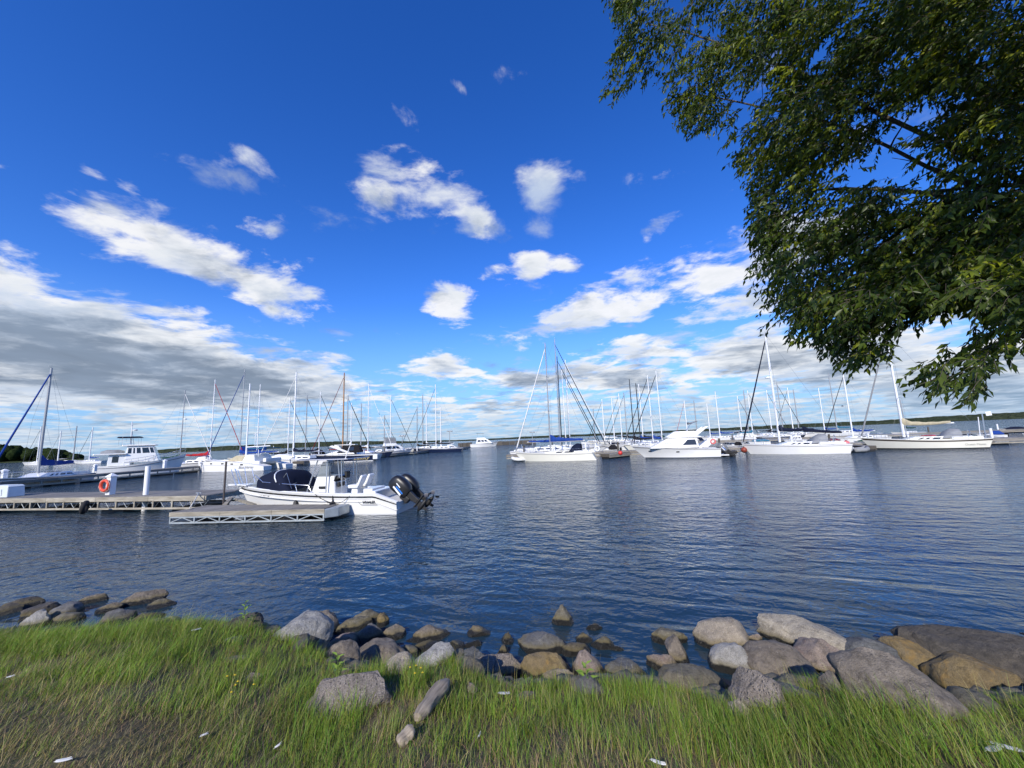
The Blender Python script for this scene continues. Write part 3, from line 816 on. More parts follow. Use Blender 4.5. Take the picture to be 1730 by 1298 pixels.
# ------------------------------------------------------------------ hulls (local: stern waterline at x = 0, bow +x, port +y)
class Hull:
    def __init__(s, L, B, fb=(.9, .95, 1.3), rake=(.9, .2), transom=.72, flare=.25, keel=-.3, power=False, p=2.1):
        s.L, s.B, s.fb, s.rake, s.tr, s.flare, s.keel, s.power, s.p = L, B, fb, rake, transom, flare, keel, power, p
    def bs(s, t):
        if t < .42: return s.B / 2 * (s.tr + (1 - s.tr) * math.sin(t / .42 * math.pi / 2))
        return s.B / 2 * max(0.012, 1 - ((t - .42) / .58) ** s.p)
    def sh(s, t):
        a, b, c = s.fb
        return a * (1 - t) * (1 - 2 * t) + 4 * b * t * (1 - t) + c * t * (2 * t - 1) if True else 0
    def X(s, t, z):
        f = max(-.2, z / max(.2, s.sh(t)))
        return t * s.L + s.rake[0] * f * sm((t - .55) / .45) - s.rake[1] * f * (1 - sm(t / .22))
    def side(s, t, f):
        """point on the port side, f = 0 at the waterline, 1 at the sheer"""
        z = f * s.sh(t); b = s.bs(t)
        wl = b * (.93 - s.flare * 1.3 * max(0, t - .35)) if not s.power else b * (.9 - s.flare * 1.9 * max(0, t - .3))
        wl = max(0.01, wl)
        y = wl + (b - wl) * f ** (1.0 if not s.power else 1.4)
        return Vector((s.X(t, z), y, z))
    def section(s, t):
        pts = []
        wl = s.side(t, 0).y
        for f in (1, .8, .6, .4, .2, .08, 0): pts.append(s.side(t, f))
        kz = s.keel * (1 - .75 * sm((t - .6) / .4))
        pts.append(Vector((s.X(t, kz * .5), wl * .72, kz * .6))); pts.append(Vector((s.X(t, kz), 0.0, kz)))
        return pts + [Vector((q.x, -q.y, q.z)) for q in reversed(pts[:-1])]
    def ts(s, n=26): return [((i / n) if i < n else .999) for i in range(n + 1)]
    def build(s, mat, parent, name='hull', deck=DECK, deckname='deck', drop=0.04):
        secs = [s.section(t) for t in s.ts()]
        h = MB().loft(secs, cap0=True).build(name, mat, parent, smooth=True, auto=35)
        dk = MB(); dsec = []
        for t in s.ts():
            q = s.side(t, 1); y = max(0.0, q.y - .02)
            dsec.append([Vector((q.x, y, q.z - drop)), Vector((q.x, y * .5, q.z - drop + .05)), Vector((q.x, -y * .5, q.z - drop + .05)), Vector((q.x, -y, q.z - drop))])
        dk.loft(dsec).build(deckname, deck, parent, smooth=True)
        return h
    def band(s, f0, f1, mat, parent, name, t0=0.0, t1=.995, out=.012, n=30, sides=(1, -1)):
        m = MB()
        for sg in sides:
            secs = []
            for i in range(n + 1):
                t = t0 + (t1 - t0) * i / n
                a, b = s.side(t, f0), s.side(t, f1)
                secs.append([Vector((a.x, sg * (a.y + out), a.z)), Vector((b.x, sg * (b.y + out), b.z)), Vector((b.x, sg * (b.y - .01), b.z + .002)), Vector((a.x, sg * (a.y - .01), a.z - .002))])
            m.loft(secs, close=True, cap0=True, cap1=True)
        return m.build(name, mat, parent)
    def rail(s, mat, parent, t0, t1, ht, n, name='guard_rail', inset=.07, mid=True, r=.012, bow=False, lean=0.0):
        m = MB(); top = []
        for sg in (1, -1):
            line = []
            for i in range(n + 1):
                t = t0 + (t1 - t0) * i / n
                q = s.side(min(t, .99), 1); b = Vector((q.x, sg * max(.02, q.y - inset), q.z - .03)); u = b + Vector((lean * (i / n), 0, ht))
                m.tube([b, u], r, 6); line.append(u)
            m.tube(line, r, 6)
            if mid: m.tube([v - Vector((0, 0, ht * .48)) for v in line], r * .6, 5)
            top.append(line[-1])
        if bow: m.tube(top, r, 6)
        return m.build(name, mat, parent)

class Frus:
    """a house with sloping sides: bottom rectangle and a smaller top one"""
    def __init__(s, x0, x1, z0, X0, X1, z1, wb, wt):
        s.b = [(x0, z0), (x1, z0), (X1, z1), (X0, z1)]; s.wb, s.wt = wb / 2, wt / 2
    def pt(s, u, v, sg=1, out=0.0):
        (x0, z0), (x1, _), (X1, z1), (X0, _) = s.b
        xa = x0 + (X0 - x0) * v; xb = x1 + (X1 - x1) * v
        return Vector((xa + (xb - xa) * u, sg * (s.wb + (s.wt - s.wb) * v + out), z0 + (z1 - z0) * v))
    def build(s, name, mat, parent, bevel=.05):
        vs = [s.pt(u, v, sg) for v in (0, 1) for sg in (1, -1) for u in (0, 1)]
        m = MB(); m.add(vs, [(0, 1, 3, 2), (4, 6, 7, 5), (0, 4, 5, 1), (2, 3, 7, 6), (0, 2, 6, 4), (1, 5, 7, 3)])
        return m.build(name, mat, parent, bevel=bevel)
    def windows(s, spans, v0, v1, mat, parent, name='window', skew=0.0, sides=(1, -1)):
        for sg in sides:
            for u0, u1 in spans:
                a, b, c, d = s.pt(u0, v0, sg, .012), s.pt(u1, v0, sg, .012), s.pt(u1 - skew, v1, sg, .012), s.pt(u0 + skew * .3, v1, sg, .012)
                o = Vector((0, sg * -.03, 0))
                MB().add([a, b, c, d, a + o, b + o, c + o, d + o], [(0, 1, 2, 3), (7, 6, 5, 4), (0, 4, 5, 1), (1, 5, 6, 2), (2, 6, 7, 3), (3, 7, 4, 0)]).build(name, mat, parent)
    def front(s, spans, v0, v1, mat, parent, name='windscreen', end=1):
        for w0, w1 in spans:
            def q(wf, v):
                a, b = s.pt(end, v, 1), s.pt(end, v, -1)
                return a + (b - a) * wf
            vs = [q(w0, v0), q(w1, v0), q(w1, v1), q(w0, v1)]
            o = Vector((.015 if end else -.015, 0, .01)); o2 = -o * 2
            vs = [v + o for v in vs] + [v + o + o2 for v in vs]
            MB().add(vs, [(0, 1, 2, 3), (7, 6, 5, 4), (0, 4, 5, 1), (1, 5, 6, 2), (2, 6, 7, 3), (3, 7, 4, 0)]).build(name, mat, parent)

def boat_root(name, stern, bow=None, heading=None):
    st = Vector((stern[0], stern[1], 0))
    if bow is not None: d = Vector((bow[0], bow[1], 0)) - st
    else: d = Vector(heading)
    return empty(name, st, math.atan2(d.y, d.x))

def sail_cover(m, x0, z0, x1, z1, h0, h1, wd=.16, n=14, peak=.2, sag=.1):
    secs = []
    for i in range(n + 1):
        f = i / n; h = h0 + (h1 - h0) * f ** .7
        if f < peak: h *= 1 + .55 * (1 - f / peak)
        h *= 1 + .08 * math.sin(f * 23)
        x = x0 + (x1 - x0) * f; z = z0 + (z1 - z0) * f - sag * math.sin(math.pi * f)
        ring = []
        for k in range(10):
            a = 2 * math.pi * k / 10
            ring.append(Vector((x, math.cos(a) * wd * (1 - .35 * f), z + h * .5 + math.sin(a) * h * .55)))
        secs.append(ring)
    return m.loft(secs, close=True, cap0=True, cap1=True)

def sailboat(root, L, B, mast_h, hull_mat=GEL, stripe=CANVAS['navy'], cover='blue', jib='white', mast=WMAST, mast_t=.57, fb=None, rake=(.11, .03), detail=1,
             boom_len=.40, dodger=None, windows=4, boot=None, spreaders=2, radar=False, jib_top=.95, cover_h=.45, transom=.72, boom_z=None, sag=.08, bowrail=True, coach=.45, mast_r=.085, rail_mat=STEEL, jib_r=1.0):
    fb = fb or (.085 * L, .088 * L, .122 * L)
    H = Hull(L, B, fb, (rake[0] * L, rake[1] * L), transom)
    H.build(hull_mat, root)
    if boot: H.band(.0, .10, boot, root, 'boot_stripe')
    if stripe: H.band(.84, .90, stripe, root, 'sheer_stripe')
    dz = H.sh(.55) - .03
    x0, x1 = .26 * L, .74 * L
    c = Frus(x0, x1, dz - .05, x0 + .08, x1 - .16 * L, dz + coach * L / 11, B * .60, B * .48); c.build('coachroof', GEL if hull_mat is not CREAM else CREAM, root, bevel=.06)
    if windows:
        sp = {4: ((.06, .22), (.27, .43), (.50, .58), (.65, .73)), 3: ((.08, .28), (.34, .5), (.6, .7)), 2: ((.08, .34), (.42, .62))}[windows]
        c.windows(sp, .30, .68, GLASS, root)
    if detail:
        ck = MB()                                           # cockpit coamings with the well between
        for sg in (1, -1): ck.box((.16 * L, sg * B * .30, dz + .14), (.24 * L, .12, .30))
        ck.box((.045 * L, 0, dz + .1), (.05 * L, B * .55, .22)); ck.build('cockpit_coaming', GEL, root, bevel=.03)
        wh = MB().torus((.10 * L, 0, dz + .62), .36, .02, 18, 6, 'X'); wh.box((.11 * L, 0, dz + .35), (.12, .14, .6)); wh.build('steering_wheel', STEEL, root)
        H.rail(rail_mat, root, .04, .78, .58, 6)
        if bowrail: H.rail(rail_mat, root, .80, .985, .60, 3, 'bow_pulpit', r=.018, bow=True, lean=.1)
        for xx in (.35, .45): 
            MB().box((xx * L, 0, dz + coach * L / 11 + .03), (.5, .5, .06)).build('deck_hatch', GLASS, root, bevel=.02)
    if dodger:
        m = MB(); secs = []
        xd = .27 * L
        for i, (xx, hh) in enumerate(((xd - .75, .95), (xd - .2, 1.02), (xd + .35, .72), (xd + .75, .1))):
            secs.append([Vector((xx, math.cos(a) * B * .30, dz + .15 + hh * math.sin(a) ** .7)) for a in [math.pi * k / 12 for k in range(13)]])
        m.loft(secs).build('spray_hood', CANVAS[dodger], root, smooth=True)
    # rig
    xm = mast_t * L; zb = dz + coach * L / 11 - .03
    MB().tube([(xm, 0, zb), (xm, 0, mast_h * .7), (xm, 0, mast_h)], mast_r, 10, mast_r * .8).build('mast', mast, root, smooth=True, auto=40)
    bz = boom_z or zb + .75
    bx = xm - boom_len * L
    MB().tube([(xm - .05, 0, bz), (bx, 0, bz + .02)], .065, 8).build('boom', mast if mast is not KMAST else WMAST, root, smooth=True, auto=40)
    if cover: sail_cover(MB(), xm - .02, bz, bx + .25, bz + .02, cover_h, cover_h * .45, sag=sag).build('sail_cover', CANVAS[cover], root, smooth=True, auto=50)
    spz = []
    for k in range(spreaders):
        z = zb + (mast_h - zb) * ((.5,) if spreaders == 1 else (.36, .68))[k]; wl = B * (.34 if k == 0 else .26); spz.append((z, wl))
        MB().tube([(xm - .12, wl, z + .04), (xm, 0, z), (xm - .12, -wl, z + .04)], .022, 6).build('spreader', mast, root)
    bowp = H.side(.985, 1); st = H.side(0, 1)
    rg = MB()
    chain = [(xm - .1, H.bs(.55) - .08, H.sh(.55))]
    for sg in (1, -1):
        path = [Vector((xm - .08, sg * (H.bs(.55) - .1), H.sh(.55)))] + [Vector((xm - .12, sg * wl, z)) for z, wl in spz] + [Vector((xm, 0, mast_h - .15))]
        rg.tube(path, .008, 4); rg.tube([path[0] - Vector((.3, 0, 0)), Vector((xm, 0, spz[0][0] if spz else mast_h * .6))], .007, 4)
    rg.tube([(st.x + .1, 0, st.z), (xm, 0, mast_h)], .008, 4)
    if not jib: rg.tube([(bowp.x, 0, bowp.z), (xm, 0, mast_h * jib_top)], .009, 4)
    rg.build('rigging', WIRE, root)
    if jib:
        a, b = Vector((bowp.x - .12, 0, bowp.z + .35)), Vector((xm + .05, 0, mast_h * jib_top))
        MB().tube([a + (b - a) * f for f in (0, .03, .3, .6, .97, 1)], lambda f: (.03 + .065 * (1 - f) ** .5 * min(1, f * 12 + .2)) * jib_r, 8).build('furled_jib', CANVAS[jib], root, smooth=True)
        MB().lathe([(.10, 0), (.10, .03), (.04, .05), (.04, .13), (.10, .15), (.10, .18)], 10, tuple(a - Vector((0, 0, .18)))).build('furler_drum', BLACK, root)
    tp = MB().tube([(xm, 0, mast_h), (xm, 0, mast_h + .35)], .01, 5); tp.tube([(xm - .02, 0, mast_h + .02), (xm + .35, 0, mast_h + .12)], .012, 5); tp.build('masthead_gear', WIRE, root)
    if radar:
        MB().lathe([(.02, 0), (.26, .02), (.28, .1), (.24, .18), (.02, .2)], 14, (xm + .35, 0, mast_h * .62)).build('radar_dome', GEL, root, smooth=True, auto=40)
    return H

# ------------------------------------------------------------------ docks
def shared(name, me, parent, loc, rz=0.0, scale=None):
    o = bpy.data.objects.new(name, me); COL.objects.link(o); o.parent = parent
    o.location = loc; o.rotation_euler = (0, 0, rz)
    if scale: o.scale = scale
    return o
def dock_root(a, b, label):
    a = Vector((a[0], a[1], 0)); b = Vector((b[0], b[1], 0)); d = b - a
    r = empty('timber_dock', a, math.atan2(d.y, d.x)); tag(r, label, 'dock')
    return r, d.length
def planks(root, L, w0, w1, y0a, y0b, z, pw=.142, gap=.008, th=.04, rnd=None):
    """boards across a dock along local x; near edge y from y0a to y0b, widths w0..w1"""
    rnd = rnd or random.Random(5)
    me = MB().box((0, 0, 0), (pw, 1.0, th)).build('plank', PLANK); mesh = me.data; bpy.data.objects.remove(me)
    n = int(L / (pw + gap))
    for i in range(n):
        f = (i + .5) / n; wd = w0 + (w1 - w0) * f; y0 = y0a + (y0b - y0a) * f
        o = shared('plank', mesh, root, ((i + .5) * (pw + gap), y0 + wd / 2 + rnd.uniform(-.006, .006), z - th / 2 + rnd.uniform(-.004, .003)), rnd.uniform(-.006, .006), (1, wd, 1))

# main dock: local x runs to the right along its near edge, local y away from the camera
MAIN, ML = dock_root((-46.0, 25.4), (-15.45, 19.62), 'long weathered dock with life ring post, left of the white powerboat')
MZ = .80
planks(MAIN, ML, 2.3, 2.3, 0, 0, MZ, rnd=random.Random(1))
for k in range(9):                                         # fascia boards end to end
    l = ML / 9
    MB().box(((k + .5) * l, -.026, MZ - .125), (l - .012, .05, .235)).build('fascia_board', FASCIA, MAIN, bevel=.006)
MB().box((ML / 2, 2.33, MZ - .125), (ML, .05, .235)).build('back_fascia', FASCIA, MAIN)
MB().box((ML + .03, 1.15, MZ - .125), (.05, 2.3, .235)).build('end_fascia', FASCIA, MAIN)
for k in range(26):
    MB().box((.6 + k * 1.19, -.02, .42), (.085, .07, .36)).build('post', FASCIA, MAIN)
MB().box((ML / 2, -.02, .20), (ML, .06, .09)).build('lower_rail', FASCIA, MAIN)
MB().box((ML / 2, 2.3, .20), (ML, .06, .09)).build('back_lower_rail', FASCIA, MAIN)
for yy in (.05, 2.25):
    MB().tube([(.6 + k * .2975, yy, .24 if k % 2 == 0 else .58) for k in range(104)], .016, 5).build('truss_lacing', GALV, MAIN)
for k in range(7):
    MB().box((2.0 + k * 4.6, 1.15, -.06), (1.5, 1.9, .5)).build('float', BLACK, MAIN, bevel=.05)
cl = MB(); cl.box((ML - .55, .12, MZ + .05), (.06, .06, .1)); cl.box((ML - .55, .12, MZ + .11), (.32, .05, .04)); cl.build('cleat', GALV, MAIN, bevel=.01)

def on_main(px, py, z=MZ):
    return at_z(px, py, z)
# finger dock in front of the powerboat
FING, FL = dock_root((-14.5, 16.62), (-7.70, 15.93), 'low floating finger dock with open steel truss, nearest the camera')
FZ = .50
planks(FING, FL, 1.75, 1.12, .03, .03, FZ, rnd=random.Random(2))
for k in range(3):
    l = FL / 3
    MB().box(((k + .5) * l, 0, FZ - .085), (l - .008, .05, .175)).build('fascia_board', FASCIA, FING, bevel=.006)
MB().beam((0, 1.83, FZ - .1), (FL, 1.20, FZ - .1), .05, .17).build('back_fascia', FASCIA, FING)
MB().box((-.03, .9, FZ - .09), (.05, 1.8, .175)).build('end_fascia', FASCIA, FING)
for nm, z, s_ in (('upper_chord', FZ - .20, .05), ('lower_chord', .075, .06)):
    MB().box((FL / 2, -.005, z), (FL, .05, s_)).build(nm, GALV, FING)
nb = 6
for k in range(nb + 1):
    MB().box((max(.03, min(FL - .03, k * FL / nb)), -.012, .19), (.05, .045, .25)).build('truss_upright', GALV, FING)
for k in range(nb):
    a, b = k * FL / nb, (k + 1) * FL / nb; m_ = (a + b) / 2
    MB().beam((a + .04, -.008, .10), (m_, -.008, .285), .03, .03).build('truss_diagonal', GALV, FING)
    MB().beam((m_ + .002, -.008, .285), (b - .04, -.008, .10), .03, .03).build('truss_diagonal', GALV, FING)
MB().prism([(FL + .01, -.04), (FL + .40, .34), (FL + .42, 1.16), (FL + .01, 1.16)], FZ - .36, FZ + .004, 'XY').build('end_cap', GALV, FING, bevel=.03)
for k in range(3): MB().box((1.1 + k * 2.3, .75, -.12), (1.6, 1.0, .34)).build('float', BLACK, FING, bevel=.05)
# open triangular knee between the finger and the main dock
MB().beam((.9, 1.7, FZ - .03), (-.15, 3.25, FZ + .12), .16, .10).build('knee_brace', FASCIA, FING)
MB().beam((2.5, 1.6, FZ - .03), (.25, 3.1, FZ + .06), .14, .10).build('knee_brace', FASCIA, FING)
cl = MB(); cl.box((FL - .35, .95, FZ + .05), (.05, .05, .1)); cl.box((FL - .35, .95, FZ + .1), (.26, .045, .035)); cl.build('cleat', BLACK, FING, bevel=.01)

p = at_z(377, 851, FZ)
tag(MB().tube([(p.x, p.y, -1.2), (p.x + .02, p.y, 2.45)], .045, 10).build('mooring_pole', pbr('dark_steel_pole', (.06, .052, .05), .6, dirt=(.14, .07, .04)), smooth=True, auto=40),
    'thin dark steel pole standing through the finger dock', 'pole')

# things on the main dock
def pedestal(px, py, z, h, wd, label):
    p = at_z(px, py, z); r = empty('power_pedestal', p, -.19); tag(r, label, 'pedestal', 'white power pedestals on the docks')
    MB().box((0, 0, h / 2), (wd, wd, h)).build('column', PIPE, r, bevel=.02)
    MB().box((0, 0, h + .012), (wd * 1.28, wd * 1.28, .05)).build('cap_rim', PIPE, r, bevel=.01)
    MB().box((0, 0, h + .11), (wd * 1.22, wd * 1.22, .15), taper=.15).build('cap', PIPE, r)
    MB().box((0, -wd / 2 - .006, h * .72), (wd * .5, .02, h * .16)).build('socket_panel', pbr('panel_grey', (.3, .31, .33), .5), r)
    return p
pp = pedestal(186, 836, MZ, .98, .30, 'white post with a pointed cap carrying the orange life ring')
ring = empty('life_ring', (pp.x - .12, pp.y - .23, MZ + .52), -.19)
MB().torus((0, 0, 0), .27, .075, 28, 10, 'Y').build('ring', RING, ring, smooth=True)
for k in range(4):
    a = math.pi / 4 + k * math.pi / 2
    MB().torus((math.cos(a) * .27, 0, math.sin(a) * .27), .079, .012, 14, 6, 'X').build('band', pbr('faded_band', (.75, .35, .28), .6), ring).rotation_euler = (0, 0, 0)
gl = MB(); gl.tube([(math.cos(a) * (.37 + .02 * math.sin(8 * a)), -.02, math.sin(a) * (.37 + .02 * math.sin(8 * a))) for a in [2 * math.pi * k / 40 for k in range(41)]], .008, 5); gl.build('grab_line', ROPE, ring)
tag(ring, 'orange-red life ring hung on the white dock post', 'life ring')
p = at_z(246, 836, MZ)
tag(MB().tube([(p.x, p.y, .0), (p.x, p.y, 2.30)], .115, 16).build('pipe_piling', PIPE, smooth=True, auto=40), 'tall plain white pipe piling right of the life ring', 'piling')
p = at_z(10, 840.5, MZ)
bx = empty('dock_box', (p.x - .5, p.y + .35, MZ), -.19)
MB().box((0, 0, .30), (1.7, .75, .60), taper=.93).build('box', pbr('pale_blue_plastic', (.62, .68, .72), .5, dirt=(.45, .48, .5)), bx, bevel=.04)
MB().box((0, 0, .63), (1.66, .74, .10), taper=.85).build('lid', pbr('pale_blue_plastic', (.62, .68, .72), .5), bx, bevel=.04)
MB().box((0, -.385, .30), (.9, .03, .36), taper=.85).build('front_panel', pbr('pale_blue_plastic', (.62, .68, .72), .5), bx, bevel=.02)
tag(bx, 'pale blue-white dock locker at the left edge', 'dock box')
p = at_z(148, 851, .62)
ty = MB(); ty.torus((0, 0, 0), .235, .10, 24, 10, 'X'); ty = ty.build('tyre_fender', pbr('worn_tyre', (.018, .017, .017), .85, bump=.4, bscale=20), smooth=True)
ty.location = (p.x, p.y - .12, .46); ty.rotation_euler = (0, R(9), R(30)); tag(ty, 'black tyre hung on the main dock front as a fender', 'tyre')
a, b = at_z(295, 832, MZ + .1), Vector((-14.2, 17.2, FZ + .05))
a = MAIN.matrix_basis @ Vector((ML - .55, .12, MZ + .12))
tag(MB().tube([a, a * .6 + b * .4 + Vector((0, 0, -.05)), b], .022, 6).build('dock_line', ROPE, smooth=True), 'pale rope from main dock cleat down to the finger dock', 'rope')

# dock behind, running away along the moored trawler
DOCK2, L2 = dock_root((-49.2, 33.0), (-45.6, 57.2), 'grey dock running away behind the main dock, beside the trawler yacht')
planks(DOCK2, L2, 2.0, 2.0, 0, 0, .85, pw=.30, gap=.012, rnd=random.Random(3))
for k in range(6): MB().box(((k + .5) * L2 / 6, -.026, .70), (L2 / 6 - .02, .05, .26)).build('fascia_board', PLANK, DOCK2)
MB().box((L2 / 2, 2.03, .70), (L2, .05, .26)).build('back_fascia', PLANK, DOCK2)
MB().box((L2 + .03, 1.0, .70), (.05, 2.0, .26)).build('end_fascia', PLANK, DOCK2)
MB().box((L2 / 2, -.01, .25), (L2, .08, .16)).build('lower_rail', FASCIA, DOCK2)
for k in range(16): MB().box((.5 + k * 1.6, -.012, .45), (.12, .06, .26)).build('post', FASCIA, DOCK2)
for k in range(7): MB().box((1.8 + k * 3.5, 1.0, -.02), (2.0, 1.7, .5)).build('float', BLACK, DOCK2, bevel=.05)
pedestal(6, 812, .85, .95, .36, 'white pedestal with pointed cap at the left edge, on the farther dock')
pedestal(160, 797, .85, .8, .3, 'small white pedestal by the stern of the trawler yacht')
pedestal(278, 791, .85, 1.0, .34, 'white pedestal near the bow of the trawler yacht')
pedestal(299, 786, .85, 1.0, .32, 'white pedestal at the end of the farther dock')

# ------------------------------------------------------------------ the white centre-console powerboat
WH = boat_root('powerboat', (-4.95, 18.02), heading=(-.988, .152, 0))
tag(WH, 'white centre console powerboat with navy bow canopy and twin black outboards', 'powerboat')
class WHull(Hull):
    def sh(s, t):
        z = Hull.sh(s, t)
        if t < .125: z = .50 + (Hull.sh(s, .125) - .50) * (t / .125)
        return z
    def ts(s, n=26): return [0, .02, .04, .06, .08, .10, .115, .125, .135] + [.16 + i * .04 for i in range(21)] + [.98, .999]
wh = WHull(7.95, 2.62, (.88, .96, 1.30), (.80, .05), transom=.95, flare=.30, keel=-.4, power=True, p=2.5)
wh.build(GEL, WH, drop=.32, deckname='cockpit_sole')
wh.band(.845, .905, BLKGLOSS, WH, 'rub_rail', out=.03, t1=.99, n=60)
wh.band(.76, .775, pbr('grey_pinstripe', (.3, .3, .31), .4), WH, 'pinstripe', t0=.14, t1=.85, out=.004)
wh.band(.03, .05, pbr('grey_pinstripe', (.3, .3, .31), .4), WH, 'waterline_stripe', t0=.0, t1=.5, out=.006)
gw = MB()                                                   # gunwale cap all round
for sg in (1, -1):
    secs = []
    for t in wh.ts():
        q = wh.side(t, 1); yi = max(.005, q.y - .26)
        secs.append([Vector((q.x, sg * (q.y + .012), q.z)), Vector((q.x, sg * (q.y - .03), q.z + .035)), Vector((q.x, sg * yi, q.z + .03)), Vector((q.x, sg * yi, q.z - .30))])
    gw.loft(secs)
gw.build('gunwale', GEL, WH, smooth=True, auto=40)
MB().prism([(.95, -1.16), (.95, 1.16), (1.25, 1.16), (1.25, -1.16)], .45, .98, 'XY').build('stern_bulkhead', GEL, WH, bevel=.04)
pf = MB(); pf.prism([(7.8, .62), (8.6, .16), (9.22, .14), (9.32, .08), (9.32, -.08), (9.22, -.14), (8.6, -.16), (7.8, -.62)], 1.25, 1.32, 'XY'); pf.build('bow_pulpit_deck', GEL, WH, bevel=.02)
# console, windscreen, electronics
c = Frus(3.25, 4.55, .65, 3.35, 4.25, 1.62, 1.05, .95); c.build('console', GEL, WH, bevel=.07)
MB().box((3.9, .545, 1.12), (.34, .03, .11)).build('console_vent', BLACK, WH, bevel=.03)
MB().box((4.2, 0, 1.64), (.5, .85, .035), Matrix.Rotation(R(20), 3, 'Y')).build('console_visor', BLKGLOSS, WH)
MB().add([(4.30, .47, 1.60), (4.30, -.47, 1.60), (3.98, -.42, 2.28), (3.98, .42, 2.28), (3.55, .50, 1.60), (3.55, .45, 2.24), (3.55, -.50, 1.60), (3.55, -.45, 2.24)],
         [(0, 1, 2, 3), (0, 3, 5, 4), (1, 6, 7, 2)]).build('windscreen', CLEAR, WH)
MB().box((3.28, .1, 1.50), (.10, .75, .26), Matrix.Rotation(R(-25), 3, 'Y')).build('instrument_panel', BLKGLOSS, WH)
MB().box((3.20, .15, 1.22), (.12, .5, .2)).build('glove_box', BLACK, WH, bevel=.02)
MB().torus((3.08, .18, 1.32), .19, .016, 18, 6, 'X').build('steering_wheel', STEEL, WH)
MB().box((3.15, -.25, 1.62), (.12, .3, .3)).build('chart_screen', BLACK, WH, bevel=.02)
for yy in (.33, -.33):                                      # two helm chairs
    s_ = MB(); s_.box((2.35, yy, .85), (.36, .3, .42), taper=.8); s_.build('seat_base', GEL, WH, bevel=.04)
    s_ = MB(); s_.box((2.38, yy, 1.13), (.50, .48, .15)); seat = s_.build('seat', pbr('white_vinyl', (.78, .78, .76), .4), WH, bevel=.05)
    s_ = MB(); s_.box((2.06, yy, 1.38), (.13, .46, .52), Matrix.Rotation(R(-24), 3, 'Y')); s_.build('backrest', pbr('white_vinyl', (.78, .78, .76), .4), WH, bevel=.06)
MB().box((1.62, 0, .86), (.45, 1.2, .34)).build('bait_locker', GEL, WH, bevel=.04)
# T-top
tt_ = MB()
for sg in (1, -1):
    y = .62 * sg
    tt_.tube([(4.55, y * 1.15, .95), (4.10, y, 2.36)], .028, 8); tt_.tube([(3.62, y * 1.08, .75), (3.62, y, 2.36)], .028, 8)
    tt_.tube([(3.02, y * .95, 1.55), (3.1, y, 2.36)], .022, 8); tt_.tube([(2.86, y, .75), (2.92, y, 2.36)], .022, 8)
    tt_.tube([(2.45, y * 1.45, 2.38), (4.95, y * 1.45, 2.40)], .026, 8)
for x in (2.45, 3.25, 4.1, 4.95): tt_.tube([(x, -.9, 2.385), (x, .9, 2.385)], .022, 8)
tt_.build('t_top_frame', ALU, WH, smooth=True, auto=40)
MB().box((3.70, 0, 2.425), (2.42, 1.66, .022)).build('t_top_canvas', CANVAS['navy'], WH)
an = MB().tube([(2.6, .82, 2.4), (2.25, .86, 3.25)], .022, 6, .012); an.build('antenna', PIPE, WH)
# navy canopy over the bow with clear front pane and white forward bow
secs = []
for xx, hh, wf in ((5.10, .06, .90), (5.32, .50, .93), (5.60, .86, .95), (6.1, .88, .93), (6.75, .76, .88), (7.25, .56, .80)):
    zb_ = wh.sh(xx / 8.7) + .02; hw = wh.bs(min(.94, xx / 8.7)) * wf
    secs.append([Vector((xx, math.cos(a) * hw, zb_ + hh * math.sin(a) ** .55)) for a in [math.pi * k / 16 for k in range(17)]])
cap = MB().loft(secs); cap.build('bow_canopy', CANVAS['navy'], WH, smooth=True, auto=50)
secs = []
for xx, hh, wf in ((7.26, .54, .795), (7.75, .20, .60), (7.95, .04, .46)):
    zb_ = wh.sh(xx / 8.7) + .02; hw = wh.bs(min(.94, xx / 8.7)) * wf
    secs.append([Vector((xx, math.cos(a) * hw, zb_ + hh * math.sin(a) ** .55)) for a in [math.pi * k / 16 for k in range(17)]])
MB().loft(secs).build('canopy_window', CLEAR, WH, smooth=True)
bowm = MB(); zb_ = wh.sh(5.6 / 8.7); hw = wh.bs(5.6 / 8.7)
bowm.tube([(6.35 - .75 * (1 - math.sin(a)) * 1.0, math.cos(a) * hw * .96, zb_ + .06 + .84 * math.sin(a) ** .6) for a in [math.pi * (k / 12) for k in range(1, 12)]], .03, 8)
bowm.build('canopy_bow', PIPE, WH, smooth=True)
fr = MB()
for a, b in (((5.1, .99, 1.15), (5.45, .9, 1.85)), ((5.45, .9, 1.85), (5.9, .99, 1.2)), ((4.9, .95, 1.4), (5.4, .95, 1.25))): fr.tube([a, b], .010, 5)
fr.build('canopy_struts', STEEL, WH)
br = MB()                                                   # low bow rails and the upright stanchions at the tip
for sg in (1, -1):
    pts = []
    for xx in (4.3, 4.5, 5.6, 6.6, 6.9):
        q = wh.side(xx / 8.75, 1); pts.append(Vector((q.x, sg * (q.y - .05), q.z + (.04 if xx in (4.3,) else .34))))
    q = wh.side(.90, 1); pts += [Vector((q.x - .35, sg * (q.y - .06), q.z + .55)), Vector((q.x + .1, sg * (q.y - .05), q.z + .03))]
    br.tube(pts, .016, 6)
    for xx in (5.1, 5.9): q = wh.side(xx / 8.75, 1); br.tube([(q.x, sg * (q.y - .05), q.z), (q.x + .12, sg * (q.y - .05), q.z + .34)], .014, 6)
    for xx, zt in ((8.2, .72), (8.5, .78), (8.85, .74)):
        br.tube([(xx, sg * max(.10, .55 - (xx - 7.8) * .5), 1.30), (xx + .28, sg * max(.12, .6 - (xx - 7.8) * .45), 1.30 + zt)], .017, 6)
br.build('bow_rail', STEEL, WH, smooth=True, auto=40)
